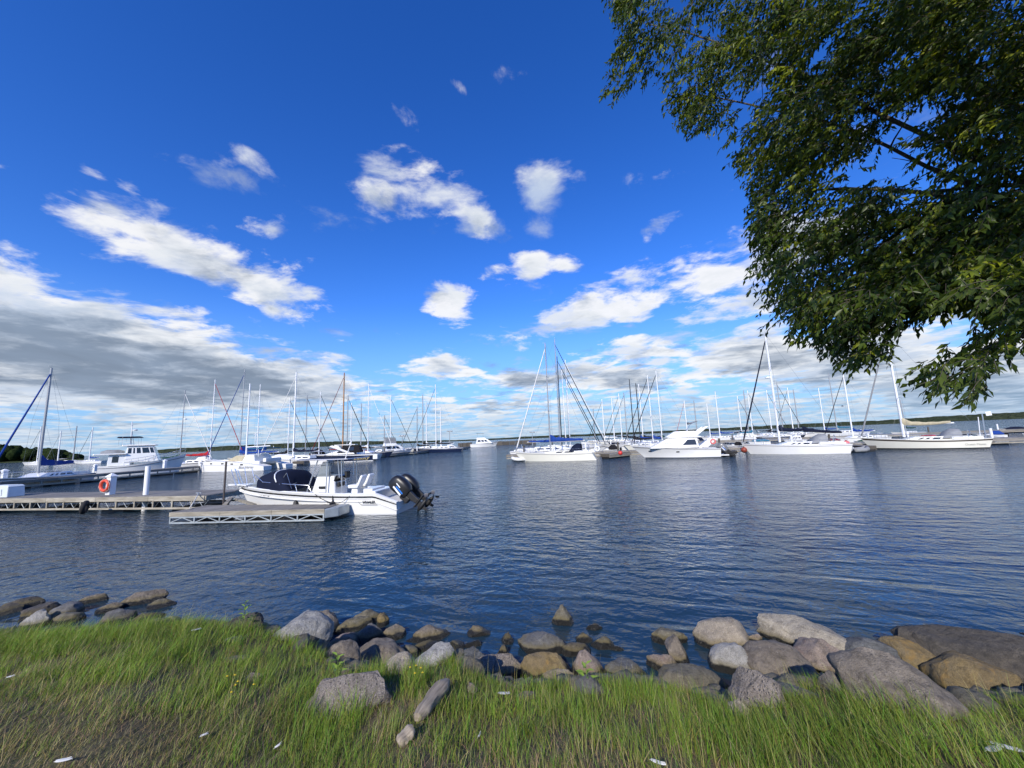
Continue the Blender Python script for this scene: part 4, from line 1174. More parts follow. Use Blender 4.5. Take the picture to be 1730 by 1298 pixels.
# outboards, tilted up
COWL = pbr('black_cowl', (.012, .012, .013), .38)
def outboard(parent, y, name_mat=COWL, sc=1.0):
    ob = empty('outboard_motor', (-.10, y, .84)); ob.parent = parent; ob.rotation_euler = (0, R(50), 0); ob.scale = (sc, sc, sc)
    # cowl: lofted, flat-sided with rounded crown; upright motor along z, tilts about y
    secs = []
    for z, hx, hy, xo in ((-.12, .20, .17, 0), (.0, .27, .215, -.03), (.22, .30, .235, -.04), (.45, .295, .23, -.035), (.60, .25, .20, -.02), (.67, .15, .13, 0)):
        ring = []
        for k in range(20):
            a = 2 * math.pi * k / 20; ca, sa = math.cos(a), math.sin(a)
            ring.append(Vector((xo + hx * math.copysign(abs(ca) ** .62, ca), hy * math.copysign(abs(sa) ** .62, sa), z)))
        secs.append(ring)
    secs = [[Vector((q.x * 1.18, q.y * 1.1, q.z * 1.22)) for q in s_] for s_ in secs]
    cw = MB().loft(secs, close=True, cap0=True, cap1=True).build('cowling', name_mat, ob, smooth=True, auto=45)
    for sg in (1, -1):
        MB().box((.12, sg * .262, .27), (.07, .012, .48), Matrix.Rotation(R(-10), 3, 'Y')).build('white_stripe', PIPE, ob)
        MB().box((.03, sg * .264, .20), (.06, .012, .42), Matrix.Rotation(R(-8), 3, 'Y')).build('blue_stripe', pbr('blue_decal', (.02, .16, .55), .4), ob)
        MB().box((-.09, sg * .262, .36), (.04, .012, .24), Matrix.Rotation(R(-10), 3, 'Y')).build('decal', PIPE, ob)
    mid = MB(); mid.loft([[Vector((x + xo, yy, z)) for x, yy in ((-.15 * k, -.10 * k), (.15 * k, -.10 * k), (.15 * k, .10 * k), (-.15 * k, .10 * k))] for z, k, xo in ((-.12, 1.15, 0), (-.34, .95, -.02), (-.55, .80, -.03), (-.68, .75, -.04))], close=True, cap0=True, cap1=True)
    mid.build('midsection', BLACK, ob, bevel=.03)
    MB().box((.20, 0, -.16), (.26, .28, .40)).build('transom_bracket', BLACK, ob, bevel=.03)
    MB().prism([(-.36, -.68), (.22, -.68), (.24, -.72), (-.40, -.72)], -.11, .11, 'XZ').build('anti_cavitation_plate', BLACK, ob)
    lw = MB(); lw.lathe([(.02, -.32), (.085, -.18), (.095, .05), (.08, .22), (.02, .34)], 14, (-.05, 0, -.92), 'X'); lw.build('gearcase', BLACK, ob, smooth=True)
    MB().prism([(-.12, -.70), (.14, -.70), (.10, -.9), (-.10, -.9)], -.04, .04, 'XZ').build('leg', BLACK, ob)
    MB().prism([(-.05, -.98), (.10, -.98), (.02, -1.18), (-.08, -1.18)], -.012, .012, 'XZ').build('skeg', BLACK, ob)
    for k in range(3):
        a = 2 * math.pi * k / 3 + .4; m = MB(); sec = []
        for r_, wd, tw in ((.06, .05, 60), (.13, .11, 45), (.20, .12, 36), (.25, .05, 30)):
            dv = Vector((math.cos(R(tw)), math.sin(R(tw)), 0)) * wd
            for s2 in (-1, 1): sec.append(Vector((-.42, 0, 0)) + Vector((dv.x * s2, dv.y * s2, r_)))
        ro = Matrix.Rotation(a, 3, 'X')
        vs = [ro @ Vector((0, q.y, q.z)) + Vector((q.x, 0, -.92)) for q in sec]
        m.add(vs, [(0, 1, 3, 2), (2, 3, 5, 4), (4, 5, 7, 6)]).build('propeller_blade', pbr('dull_propeller', (.10, .10, .105), .45, metal=.5), ob)
    return ob
outboard(WH, .42, sc=1.04); outboard(WH, -.42, sc=1.04)
# markings on the port side
def side_rot(h, t, f=.6):
    a, b = h.side(t - .02, f), h.side(t + .02, f); return math.atan2(b.y - a.y, b.x - a.x)
q = wh.side(.155, .62); rz_ = side_rot(wh, .155) + math.pi
lettering('WHALER', .145, BLKGLOSS, WH, (q.x - .02, q.y + .016, q.z - .005), (R(90), 0, rz_), bold=.006)
lettering('BOSTON', .07, pbr('grey_pinstripe', (.3, .3, .31), .4), WH, (q.x + .12, q.y + .016, q.z + .10), (R(90), 0, rz_))
MB().tube([(q.x + .50, q.y + .014, q.z + .10), (q.x + .42, q.y + .014, q.z - .04), (q.x + .32, q.y + .014, q.z - .11), (q.x - .42, q.y + .016, q.z - .11)], .008, 5).build('badge_outline', BLKGLOSS, WH)
q = wh.side(.80, .70)
lettering('MC 7251 W', .15, BLKGLOSS, WH, (q.x, q.y + .03, q.z), (R(86), 0, side_rot(wh, .80) + math.pi), name='registration_number')
# fenders and mooring lines
for t in (.36, .60):
    q = wh.side(t, .25)
    f_ = MB(); f_.lathe([(.02, -.28), (.11, -.2), (.12, 0), (.11, .2), (.03, .28), (.02, .5)], 12, (q.x, q.y + .13, q.z + .12)); f_.build('fender', BLACK, WH, smooth=True, auto=50)
def rope(p0, p1, sag, r, mat, label, n=10):
    p0, p1 = Vector(p0), Vector(p1)
    o = MB().tube([p0 + (p1 - p0) * (k / n) - Vector((0, 0, sag * 4 * (k / n) * (1 - k / n))) for k in range(n + 1)], r, 6).build('mooring_line', mat, smooth=True)
    return tag(o, label, 'rope', 'mooring lines')
bpy.context.view_layer.update()
Wm = WH.matrix_basis; Fm = FING.matrix_basis
q = wh.side(.48, 1); rope(Wm @ Vector((q.x, q.y - .05, q.z + .03)), Fm @ Vector((FL - .35, .95, FZ + .12)), .06, .014, ROPEK, 'dark line from powerboat midship down to the finger dock cleat')
q = wh.side(.25, 1); rope(Wm @ Vector((q.x, q.y - .05, q.z + .04)), Fm @ Vector((FL - .30, .97, FZ + .08)), .16, .013, ROPEK, 'dark slack line from powerboat stern quarter to the finger dock')
q = wh.side(.93, 1); rope(Wm @ Vector((q.x, q.y, q.z)), (-14.6, 19.2, .82), .12, .016, ROPEK, 'dark line from powerboat bow to the main dock corner')

# ------------------------------------------------------------------ sailboats in front
def by_water(name, stern_px, bow_px):
    a, b = at_z(*stern_px, 0), at_z(*bow_px, 0)
    return boat_root(name, a, b), (b - a).length
def mast_height(px, py, root, xm):
    """height of the pixel row py over the mast foot of a placed boat"""
    p = root.matrix_basis @ Vector((xm, 0, 0))
    return at_y(px, py, p.y).z

r, L = by_water('sailboat', (1009, 776.5), (882, 779.5))
sailboat(r, L, 3.3, mast_height(927, 580, r, .60 * L), CREAM, stripe=pbr('grey_pinstripe', (.3, .3, .31), .4), cover='blue', jib='white', mast=GMAST, mast_t=.60, boom_len=.46, dodger='navy', windows=2,
         rake=(.10, -.06), cover_h=.62, boom_z=2.35, fb=(.95, .92, 1.22), sag=.0, coach=.40)
MB().tube([(0.3 * L * 0 + .1, .9, .95), (.0, .9, 2.0), (.0, -.9, 2.0), (.1, -.9, .95)], .05, 8).build('stern_arch', PIPE, r, smooth=True, auto=40)
MB().torus((-.15, 1.1, 1.35), .26, .09, 20, 8, 'Y').build('horseshoe_buoy', PIPE, r, smooth=True)
tag(r, 'cream sailboat with bright blue boom cover and white furled jib, right of the channel', 'sailboat', 'sailboats in the marina')
A_ROOT = r

r, L = by_water('sailboat', (1431, 765), (1268, 767.5))
sailboat(r, L, 3.7, mast_height(1298.4, 563, r, .60 * L), GEL, stripe=pbr('grey_pinstripe', (.3, .3, .31), .4), cover='navy', jib='navy', mast=WMAST, mast_t=.66, boom_len=.40, dodger='grey', windows=4,
         rake=(.09, .03), cover_h=.50, boom_z=2.55, fb=(.98, 1.0, 1.28), radar=True, mast_r=.13, sag=.05)
sail_cover(MB(), .40 * L, 2.45, .02 * L, 2.15, .40, .22, sag=.02).build('bimini_cover', CANVAS['navy'], r, smooth=True)
tag(r, 'white sailboat with navy covers, navy furled jib and thick white mast with radar', 'sailboat', 'sailboats in the marina')

r, L = by_water('sailboat', (1663, 756.5), (1472, 759))
C = sailboat(r, L, 3.9, mast_height(1513, 558, r, .63 * L), CREAM, stripe=None, cover='tan', jib='grey', mast=WMAST, mast_t=.665, boom_len=.46, dodger='grey', windows=4,
         rake=(.10, .04), cover_h=.55, boom_z=2.75, fb=(1.05, 1.0, 1.42), mast_r=.13, sag=.15, boot=BLKGLOSS)
C.band(.80, .93, pbr('dark_brown_stripe', (.035, .018, .012), .3), r, 'brown_band', t1=.99, out=.016)
q = C.side(.12, .45); lettering('Ocean Moon', .30, pbr('faded_lettering', (.36, .36, .30), .5), r, (q.x, q.y + .03, q.z), (R(88), 0, side_rot(C, .12) + math.pi))
MB().tube([(.1, 1.2, 1.0), (.0, 1.2, 3.6)], .05, 8).build('wind_generator_pole', ALU, r)
MB().box((-.45, 1.2, 3.6), (.42, .05, .42), Matrix.Rotation(R(6), 3, 'Y')).build('flag_panel', PIPE, r, bevel=.02)
MB().tube([(-.2, -1.2, 1.0), (-.35, -1.2, 3.3)], .04, 8).build('radar_pole', PIPE, r)
tag(r, 'long cream sailboat with dark brown band and tan boom cover, farthest right', 'sailboat', 'sailboats in the marina')

# sailboat on the left, bow towards the camera, behind the farther dock
bp = at_y(4, 790, 37.6); bp.z = 0
mb_ = at_y(64.5, 797, 41.4); mb_.z = 0
d = (bp - mb_).normalized(); L = 10.4
r = boat_root('sailboat', mb_ - d * .58 * L, heading=d)
sailboat(r, L, 3.3, mast_height(88, 622, r, .58 * L), GEL, stripe=CANVAS['navy'], cover='blue', jib='blue', mast=GMAST, mast_t=.58, boom_len=.45, windows=4, cover_h=.75, boom_z=2.15, mast_r=.12, fb=(.95, .95, 1.25), spreaders=1)
tag(r, 'white sailboat at far left with blue furled jib and blue boom cover', 'sailboat', 'sailboats in the marina')

# ------------------------------------------------------------------ catamaran
a, b = at_z(452, 794, 0), at_z(337, 797.5, 0)
r = boat_root('catamaran', a, b); L = (b - a).length
for sg in (1, -1):
    h = Hull(L, 1.9, (.55, 1.30, 1.35), (.35, .0), transom=.8, flare=.1, keel=-.3, p=2.6)
    sub = empty('hull', (0, 0, 0)); sub.parent = r; sub.location = (0, sg * 0.0 + (0 if sg == 1 else -4.2), 0)
    secs = [h.section(t) for t in h.ts()]
    MB().loft(secs, cap0=True).build('hull_shell', GEL, sub, smooth=True, auto=35)
    h.band(.62, .645, pbr('grey_pinstripe', (.3, .3, .31), .4), sub, 'stripe', t0=.12, t1=.97)
    for t in (.30, .44, .58, .75):
        q = h.side(t, .80); MB().box((q.x, q.y + .005, q.z), (.42, .03, .17)).build('window', GLASS, sub, bevel=.01)
    dk = []
    for t in h.ts():
        q = h.side(t, 1); dk.append([Vector((q.x, q.y - .02, q.z - .02)), Vector((q.x, -q.y + .02, q.z - .02))])
    MB().loft(dk).build('deck', DECK, sub)
    if sg == 1:
        q = h.side(.24, .42)
        lettering('Blue Heron', .48, pbr('grey_lettering', (.2, .2, .21), .5), sub, (q.x, q.y + .03, q.z + .05), (R(88), 0, math.pi + side_rot(h, .24)), shear=.25)
MB().box((.46 * L, -2.1, 1.0), (.62 * L, 3.6, .55)).build('bridge_deck', GEL, r, bevel=.08)
c = Frus(.22 * L, .66 * L, 1.2, .26 * L, .50 * L, 2.15, 3.6, 2.9)
for q_ in (c,):
    vs = [q_.pt(u, v, sg_) + Vector((0, -2.1, 0)) for v in (0, 1) for sg_ in (1, -1) for u in (0, 1)]
    MB().add(vs, [(0, 1, 3, 2), (4, 6, 7, 5), (0, 4, 5, 1), (2, 3, 7, 6), (0, 2, 6, 4), (1, 5, 7, 3)]).build('saloon', GEL, r, bevel=.08)
MB().add([c.pt(1.0, .12, 1, .03) + Vector((.06, -2.1, 0)), c.pt(1.0, .12, -1, .03) + Vector((.06, -2.1, 0)), c.pt(1.0, .95, -1, .03) + Vector((.06, -2.1, .02)), c.pt(1.0, .95, 1, .03) + Vector((.06, -2.1, .02)),
          c.pt(.42, .12, 1, .03) + Vector((0, -2.1, 0)), c.pt(.5, .95, 1, .03) + Vector((0, -2.1, .02))], [(0, 1, 2, 3), (0, 3, 5, 4)]).build('windscreen_cover', CANVAS['tan'], r)
for i in range(2): MB().box((.20 * L, -2.1 + (i * 2 - 1) * 1.4, 2.6), (.06, .06, 1.4)).build('canopy_post', PIPE, r)
MB().box((.22 * L, -2.1, 3.05), (2.6, 3.3, .12)).build('blue_canopy', CANVAS['teal'], r, bevel=.04)
MB().box((.10 * L, -2.1, 1.35), (.5, 3.0, .5)).build('cockpit_seat', GEL, r, bevel=.05)
MB().tube([(.5 * L, -2.1, 2.1), (.5 * L, -2.1, mast_height(406.5, 645, r, .5 * L))], .11, 10, .09).build('mast', WMAST, r, smooth=True, auto=40)
mh = mast_height(406.5, 645, r, .5 * L)
MB().tube([(.5 * L, -2.1, 3.3), (.14 * L, -2.1, 3.35)], .08, 8).build('boom', WMAST, r)
MB().lathe([(.02, 0), (.3, .02), (.32, .12), (.02, .22)], 12, (.5 * L + .35, -2.1, mh * .58)).build('radar_dome', GEL, r, smooth=True, auto=40)
rg = MB()
for sg in (1, -1): rg.tube([(.42 * L, -2.1 + sg * 2.9, 1.3), (.5 * L, -2.1, mh * .95)], .01, 4)
rg.tube([(.97 * L, -2.1, 1.4), (.5 * L, -2.1, mh * .9)], .012, 4); rg.build('rigging', WIRE, r)
MB().tube([(.94 * L, .6, 1.25), (.96 * L, -4.8, 1.25)], .07, 8).build('cross_beam', ALU, r)
tag(r, 'white catamaran with tan windscreen cover and blue canopy', 'catamaran')

# ------------------------------------------------------------------ sailboats behind, placed by masthead and distance
def back_sail(px, py, Y, bow, label, mast=WMAST, jib=None, cover='blue', hull=GEL, ang=0.0, ratio=.72, detail=0, spreaders=2, stripe=CANVAS['navy'], dodger=None, cover_h=.45, radar=False, mast_r=None):
    T = at_y(px, py, Y); Lb = max(7.0, min(12.5, T.z * ratio))
    d = Vector((bow * math.cos(R(ang)), math.sin(R(ang)), 0))
    r = boat_root('sailboat', Vector((T.x, T.y, 0)) - d * .57 * Lb, heading=d)
    sailboat(r, Lb, Lb * .31, T.z, hull, stripe=stripe, cover=cover, jib=jib, mast=mast, detail=detail, windows=3, spreaders=spreaders, dodger=dodger, cover_h=cover_h, radar=radar, jib_r=.72, mast_r=mast_r or max(.075, .00125 * Y))
    return tag(r, label, 'sailboat', 'sailboats in the marina')
G_ = 'sailboats in the marina'
back_sail(70, 721, 160, -1, 'distant sailboat hidden behind the far left mast, dark furled jib', jib='black', cover='navy')
back_sail(103.6, 728, 165, -1, 'distant moored sailboat just right of the far left mast, before the wooded headland', jib='grey', cover=None, mast=WMAST)
back_sail(130, 720, 158, 1, 'distant moored sailboat without headsail, between two with furled jibs', cover='black', mast=GMAST)
back_sail(157, 722, 150, -1, 'distant moored sailboat with blue cover, nearest the trawler stern', jib='black', cover='blue', stripe=CANVAS['blue'])
back_sail(313, 659.6, 68, 1, 'sailboat with grey mast and white furled jib behind the trawler bow', mast=GMAST, jib='white', cover='green', ang=8, radar=True)
back_sail(363.7, 641.6, 70, 1, 'sailboat with red boom cover and red furled jib', jib='red', cover='red', ang=5, cover_h=.6, hull=NAVYH, stripe=PIPE)
back_sail(413.5, 624.5, 66, -1, 'tall grey-masted sailboat with blue furled jib behind the catamaran', mast=GMAST, jib='blue', cover='blue', ang=6)
back_sail(440, 649.7, 78, -1, 'sailboat with slim white mast above the big blue tarpaulin', cover='blue', ang=4, hull=CREAM)
back_sail(500.8, 629, 67, -1, 'sailboat with thick white mast and white furled jib behind the bow canopy', jib='white', cover='navy', ang=3, mast_r=.14)
back_sail(490, 671.7, 74, 1, 'sailboat with short white mast and dark jib left of the thick white mast', jib='black', cover='black', ang=5)
back_sail(519, 668, 84, 1, 'sailboat with black boom cover and grey mast above the powerboat canopy', mast=GMAST, jib='black', cover='black', ang=4, hull=NAVYH, stripe=PIPE)
back_sail(541.7, 662, 80, 1, 'sailboat with white mast and dark jib left of the wooden mast', jib='black', cover='black', ang=2)
back_sail(581.7, 630, 77, -1, 'sailboat with varnished wooden mast and dark furled jib', mast=BMAST, jib='maroon', cover='black', ang=4, mast_r=.14, radar=True)
back_sail(588, 668, 90, 1, 'sailboat half hidden right behind the wooden mast, dark jib sloping right', mast=GMAST, jib='black', cover='maroon', ang=4, hull=CREAM)
back_sail(594, 681, 96, 1, 'small sailboat with pale mast just right of the wooden mast', jib='black', cover='maroon', ang=3)
back_sail(610.6, 682, 102, -1, 'sailboat with short thin mast left of the leaning pale one', mast=GMAST, cover='black', ang=3)
back_sail(623, 649, 88, 1, 'tall pale-masted sailboat left of the flybridge yacht', cover='white', jib='white', ang=-12, hull=NAVYH, stripe=PIPE)
back_sail(660, 669, 106, 1, 'sailboat with white mast behind the flybridge yacht, dark jib to the right', jib='black', cover='navy', ang=3)
back_sail(649.6, 701.5, 116, 1, 'short-masted sailboat behind the flybridge yacht', mast=GMAST, jib='black', cover='grey', ang=2)
back_sail(704.5, 686.7, 110, -1, 'sailboat with black boom cover, first mast right of the flybridge yacht', mast=GMAST, jib='black', cover='black', ang=2, hull=CREAM)
back_sail(714, 667, 118, -1, 'sailboat with thin tall mast, second right of the flybridge yacht', mast=GMAST, cover='black', ang=2)
back_sail(720, 680, 127, -1, 'sailboat with thin pale mast, third right of the flybridge yacht', cover='white', ang=3)
back_sail(735.6, 649.7, 108, -1, 'tallest sailboat at the end of the left pier', jib='black', cover='black', ang=0, hull=NAVYH, stripe=PIPE)
back_sail(744, 687.7, 133, -1, 'last sailboat at the outer end of the left pier', cover='navy', ang=1)
# right of the channel
back_sail(937, 574, 58, 1, 'tallest dark-rigged sailboat behind the cream one, black jib sloping right', mast=GMAST, jib='black', cover='blue', ang=-8, detail=1)
back_sail(941, 602.6, 63, 1, 'sailboat with dark mast behind the cream one, second black jib', mast=KMAST, jib='black', cover='blue', ang=-8)
back_sail(954.7, 608, 69, 1, 'sailboat with white mast right of the dark-masted pair', cover='navy', ang=-6, jib='white', hull=CREAM)
back_sail(949, 625, 74, 1, 'sailboat with white mast tucked behind the dark-masted pair', jib='black', cover='black', ang=-6)
back_sail(1002, 691, 140, 1, 'distant sailboat with thin short mast right of the black jibs', mast=GMAST, cover='grey')
back_sail(1016.7, 674.7, 122, -1, 'distant sailboat with white mast, dark jib sloping left', jib='black', cover='white', hull=CREAM)
back_sail(1033, 673, 130, -1, 'distant pale-masted sailboat, third right of the black jibs', cover='navy')
back_sail(1045, 665, 112, -1, 'sailboat with dark jib, left one of two crossing rigs', jib='black', cover='black')
back_sail(1053.7, 663.6, 100, -1, 'sailboat with dark jib, right one of two crossing rigs', mast=GMAST, jib='black', cover='black', hull=NAVYH, stripe=PIPE)
back_sail(1063, 641, 70, -1, 'sailboat with plain black mast, left of two black masts', mast=KMAST, cover='black', ang=6)
back_sail(1074, 648, 76, -1, 'sailboat with plain black mast, right of two black masts', mast=KMAST, cover='blue', ang=6)
back_sail(1078.7, 648.8, 86, -1, 'sailboat with slim white mast close right of the black masts', cover='black', ang=4)
back_sail(1093.5, 634, 68, -1, 'sailboat with blue boom cover and black jib above the cruiser bow', jib='black', cover='blue', ang=8, detail=1, hull=CREAM)
back_sail(1108, 626.6, 62, -1, 'sailboat with white mast, green cover and black jib behind the cruiser windscreen', jib='black', cover='green', ang=8, detail=1)
back_sail(1155.6, 677, 132, -1, 'distant sailboat with thin red furled jib above the cruiser', jib='red', cover='white', ratio=.6)
back_sail(1172, 677, 142, 1, 'distant sailboat with grey mast above the cruiser flybridge', mast=GMAST, cover='grey')
back_sail(1194, 681.7, 128, -1, 'distant sailboat with blue cover right of the cruiser arch', cover='blue', hull=NAVYH, stripe=PIPE)
back_sail(1208, 661.7, 112, -1, 'sailboat with tall pale mast and blue boom cover right of the cruiser', cover='blue')
back_sail(1245.4, 669, 118, 1, 'distant sailboat with dark jib sloping right, left of the navy jib', jib='black', cover='navy')
back_sail(1256, 660, 134, 1, 'distant sailboat with faint thin mast left of the thick white mast', mast=GMAST, cover='grey', hull=CREAM)
back_sail(1262.7, 660, 108, 1, 'sailboat with dark jib crossing behind the navy furled jib', jib='black', cover='teal')
back_sail(1294.7, 659, 122, 1, 'distant sailboat just left of the thick white mast', jib='black', cover='black')
back_sail(1312, 646, 96, 1, 'sailboat behind the thick white mast, long dark jib to the right', mast=GMAST, jib='black', cover='navy', hull=NAVYH, stripe=PIPE)
back_sail(1330, 655, 114, -1, 'sailboat with dark jib sloping left, right of the thick white mast', jib='black', cover='black')
back_sail(1340, 658, 126, 1, 'distant sailboat with thin grey mast, second right of the thick white one', mast=GMAST, cover='navy')
back_sail(1382.5, 656, 110, -1, 'sailboat with slim white mast midway between the two big right-hand masts', cover='blue')
back_sail(1399.5, 631, 104, -1, 'sailboat with tall faint mast left of the stout white one', mast=GMAST, cover='teal')
back_sail(1424, 631, 68, -1, 'sailboat with stout white mast, dark jib and blue cover, left of tan furled jib', jib='black', cover='blue', ang=8, detail=1, mast_r=.12)
back_sail(1521, 676, 96, -1, 'small sailboat with short grey mast behind the long cream one', mast=GMAST, cover='green')

# ------------------------------------------------------------------ motor boats
def xy(px, Y): 
    p = at_y(px, 740, Y); return Vector((p.x, p.y, 0))
# white flybridge cruiser on the right
r, L = by_water('motor_cruiser', (1214, 771.3), (1090, 774))
tag(r, 'white flybridge motor cruiser with covered windscreen and swept arch', 'motor cruiser')
h = Hull(L, 3.5, (.98, 1.12, 1.50), (1.55, .05), transom=.92, flare=.34, keel=-.4, power=True, p=2.3); h.build(GEL, r)
h.band(.88, .94, pbr('grey_pinstripe', (.3, .3, .31), .4), r, 'rub_rail', out=.025)
h.band(.0, .05, pbr('bottom_paint', (.02, .03, .05), .6), r, 'boot_stripe')
for t in (.55, .84): q = h.side(t, .62); MB().box((q.x, q.y + .01, q.z), (.36, .05, .12), Matrix.Rotation(side_rot(h, t), 3, 'Z')).build('porthole', GLASS, r, bevel=.02)
MB().box((-.40, 0, .22), (.85, 3.0, .12)).build('swim_platform', GEL, r, bevel=.03)
c = Frus(2.1, 7.5, 1.12, 2.25, 5.35, 2.30, 2.95, 2.45); c.build('deckhouse', GEL, r, bevel=.10)
c.windows(((.04, .36),), .28, .80, GLASS, r, 'side_window', skew=.07)
c.front(((.06, .94),), .10, .92, CANVAS['white'], r, 'windscreen_cover')
f = Frus(2.0, 6.0, 2.30, 2.2, 5.0, 2.42, 2.75, 2.6); f.build('flybridge_brow', GEL, r, bevel=.05)
f = Frus(2.4, 5.6, 2.42, 2.3, 4.5, 3.05, 2.4, 2.0); f.build('flybridge', GEL, r, bevel=.10)
f.front(((.08, .92),), .15, .98, CLEAR, r, 'flybridge_screen')
for sg in (1, -1):
    MB().prism([(3.0, 2.45), (2.2, 2.45), (.95, 3.45), (1.25, 3.5)], sg * 1.22 - .06, sg * 1.22 + .06).build('radar_arch_leg', GEL, r, bevel=.03)
    MB().prism([(2.3, 1.2), (1.2, 1.15), (.2, 2.05), (.5, 2.15)], sg * 1.48 - .05, sg * 1.48 + .05).build('cockpit_wing', GEL, r, bevel=.03)
MB().box((1.05, 0, 3.46), (.32, 2.5, .10)).build('radar_arch_top', GEL, r, bevel=.03)
MB().tube([(3.3, .9, 3.0), (2.8, .9, 3.75), (2.4, .9, 4.0)], .03, 6).build('bimini_frame', STEEL, r)
sail_cover(MB(), 2.9, 3.8, 1.9, 4.1, .18, .12, wd=1.0, sag=0).build('folded_bimini', CANVAS['grey'], r, smooth=True)
h.rail(STEEL, r, .55, .985, .55, 6, 'bow_rail', r=.018, bow=True, mid=False)
MB().torus((.65, 1.55, 1.75), .24, .07, 18, 8, 'Y').build('life_buoy', PINKB, r, smooth=True)
ob = outboard(r, 1.1, pbr('grey_cowl', (.16, .165, .17), .3), 1.05); ob.location = (-.55, 1.35, .85)
ob = outboard(r, .3, pbr('grey_cowl', (.16, .165, .17), .3), 1.05); ob.location = (-.55, .45, .80)

# trawler yacht by the farther dock
dv = (Vector((-45.6, 57.2, 0)) - Vector((-49.2, 33.0, 0))).normalized(); nv = Vector((-dv.y, dv.x, 0)); o0 = Vector((-49.2, 33.0, 0))
s0 = xy(166, 55.5)
r = boat_root('trawler_yacht', s0, heading=(.80, .60, 0)); r.scale = (.86, .95, 1.16)
tag(r, 'white trawler yacht with tall wheelhouse and mast beside the farther dock', 'trawler yacht')
L = 10.6
h = Hull(L, 4.0, (1.20, 1.30, 2.30), (.9, .0), transom=.85, flare=.25, keel=-.4, power=True, p=2.4); h.build(GEL, r)
h.band(.80, .86, pbr('grey_pinstripe', (.3, .3, .31), .4), r, 'rub_rail', out=.04)
MB().box((-.5, 0, .35), (.9, 3.4, .12)).build('swim_platform', GEL, r)
c = Frus(1.6, 4.4, 1.15, 1.7, 4.4, 2.55, 3.1, 2.9); c.build('aft_cabin', GEL, r, bevel=.06)
c.windows(((.18, .46),), .30, .85, GLASS, r); c.front(((.3, .7),), .25, .85, GLASS, r, 'aft_window', end=0)
MB().box((1.9, 0, 2.62), (3.9, 3.7, .14)).build('aft_roof', GEL, r, bevel=.05)
c = Frus(3.6, 8.0, 1.5, 3.8, 7.0, 3.55, 3.2, 2.7); c.build('wheelhouse', GEL, r, bevel=.08)
c.windows(((.06, .18), (.24, .30), (.36, .50), (.56, .80), (.84, .96)), .55, .88, GLASS, r); c.front(((.04, .32), (.36, .64), (.68, .96)), .5, .9, GLASS, r)
MB().box((5.3, 0, 3.62), (4.2, 3.2, .16)).build('wheelhouse_roof', GEL, r, bevel=.06)
mm = MB(); mm.tube([(4.0, 0, 3.6), (3.9, 0, 6.7)], .11, 8, .06); mm.tube([(4.35, .5, 3.6), (4.0, .1, 5.4)], .04, 6); mm.build('signal_mast', WMAST, r)
MB().lathe([(.02, 0), (.34, .03), (.36, .14), (.02, .24)], 12, (4.4, 0, 5.5)).build('radar_dome', GEL, r, smooth=True, auto=40)
MB().tube([(3.95, -.8, 6.2), (3.95, .8, 6.2)], .025, 6).build('crosstree', WMAST, r)
MB().add([(2.6, 1.3, 4.75), (5.2, 1.3, 4.75), (5.2, -1.3, 4.75), (2.6, -1.3, 4.75), (2.4, 1.4, 4.6), (5.4, 1.4, 4.6), (5.4, -1.4, 4.6), (2.4, -1.4, 4.6)],
         [(0, 1, 2, 3), (0, 4, 5, 1), (1, 5, 6, 2), (2, 6, 7, 3), (3, 7, 4, 0), (7, 6, 5, 4)]).build('flybridge_bimini', CANVAS['navy'], r)
bm_ = MB()
for xx in (2.7, 5.1):
    for yy in (1.25, -1.25): bm_.tube([(xx, yy, 3.65), (xx, yy, 4.65)], .02, 5)
bm_.build('bimini_posts', STEEL, r)
for yy in (1.4, -1.4): MB().tube([(3.2, yy, 3.6), (3.1, yy, 6.3)], .015, 5, .006).build('antenna', PIPE, r)
MB().loft([[Vector((x, math.cos(a) * w_, 2.7 + math.sin(a) * hh)) for a in [math.pi * k / 8 for k in range(9)]] for x, w_, hh in ((.5, .5, .3), (1.2, .75, .48), (2.6, .72, .46), (3.3, .2, .3))]).build('upturned_dinghy', CANVAS['grey'], r, smooth=True)
h.rail(STEEL, r, .35, .985, .75, 8, 'deck_rail', r=.02, bow=True)

# navy-hulled express cruiser behind the powerboat
r = boat_root('express_cruiser', xy(633, 73), xy(533, 71)); L = (xy(633, 73) - xy(533, 71)).length
tag(r, 'navy-hulled express cruiser with black canopy and gold lettering', 'express cruiser')
h = Hull(L, 3.6, (1.15, 1.3, 1.6), (1.5, .0), transom=.9, flare=.32, keel=-.4, power=True, p=2.2); h.build(NAVYH, r)
h.band(.86, 1.0, GEL, r, 'white_gunwale', out=.02); h.band(.0, .07, GEL, r, 'boot_stripe')
MB().box((-.35, 0, .7), (.8, 3.2, .9)).build('stern_platform', GEL, r, bevel=.06)
c = Frus(3.2, 8.6, 1.35, 3.8, 6.6, 2.0, 2.9, 2.5); c.build('foredeck_cabin', GEL, r, bevel=.08)
c = Frus(2.2, 6.4, 1.6, 2.6, 5.2, 2.9, 2.8, 2.4); c.build('canopy', CANVAS['black'], r, bevel=.06); c.windows(((.3, .6),), .3, .8, GLASS, r)
MB().box((5.0, 0, 3.05), (3.6, 2.7, .14)).build('hardtop', GEL, r, bevel=.05)
for sg in (1, -1):
    MB().prism([(7.6, 2.85), (7.1, 3.05), (4.0, 1.7), (4.6, 1.6)], sg * 1.42 - .05, sg * 1.42 + .05).build('sloping_arch', GEL, r, bevel=.03)
MB().lathe([(.02, 0), (.22, .05), (.22, .3), (.02, .45)], 12, (4.2, .3, 3.1)).build('satellite_dome', GEL, r, smooth=True, auto=40)
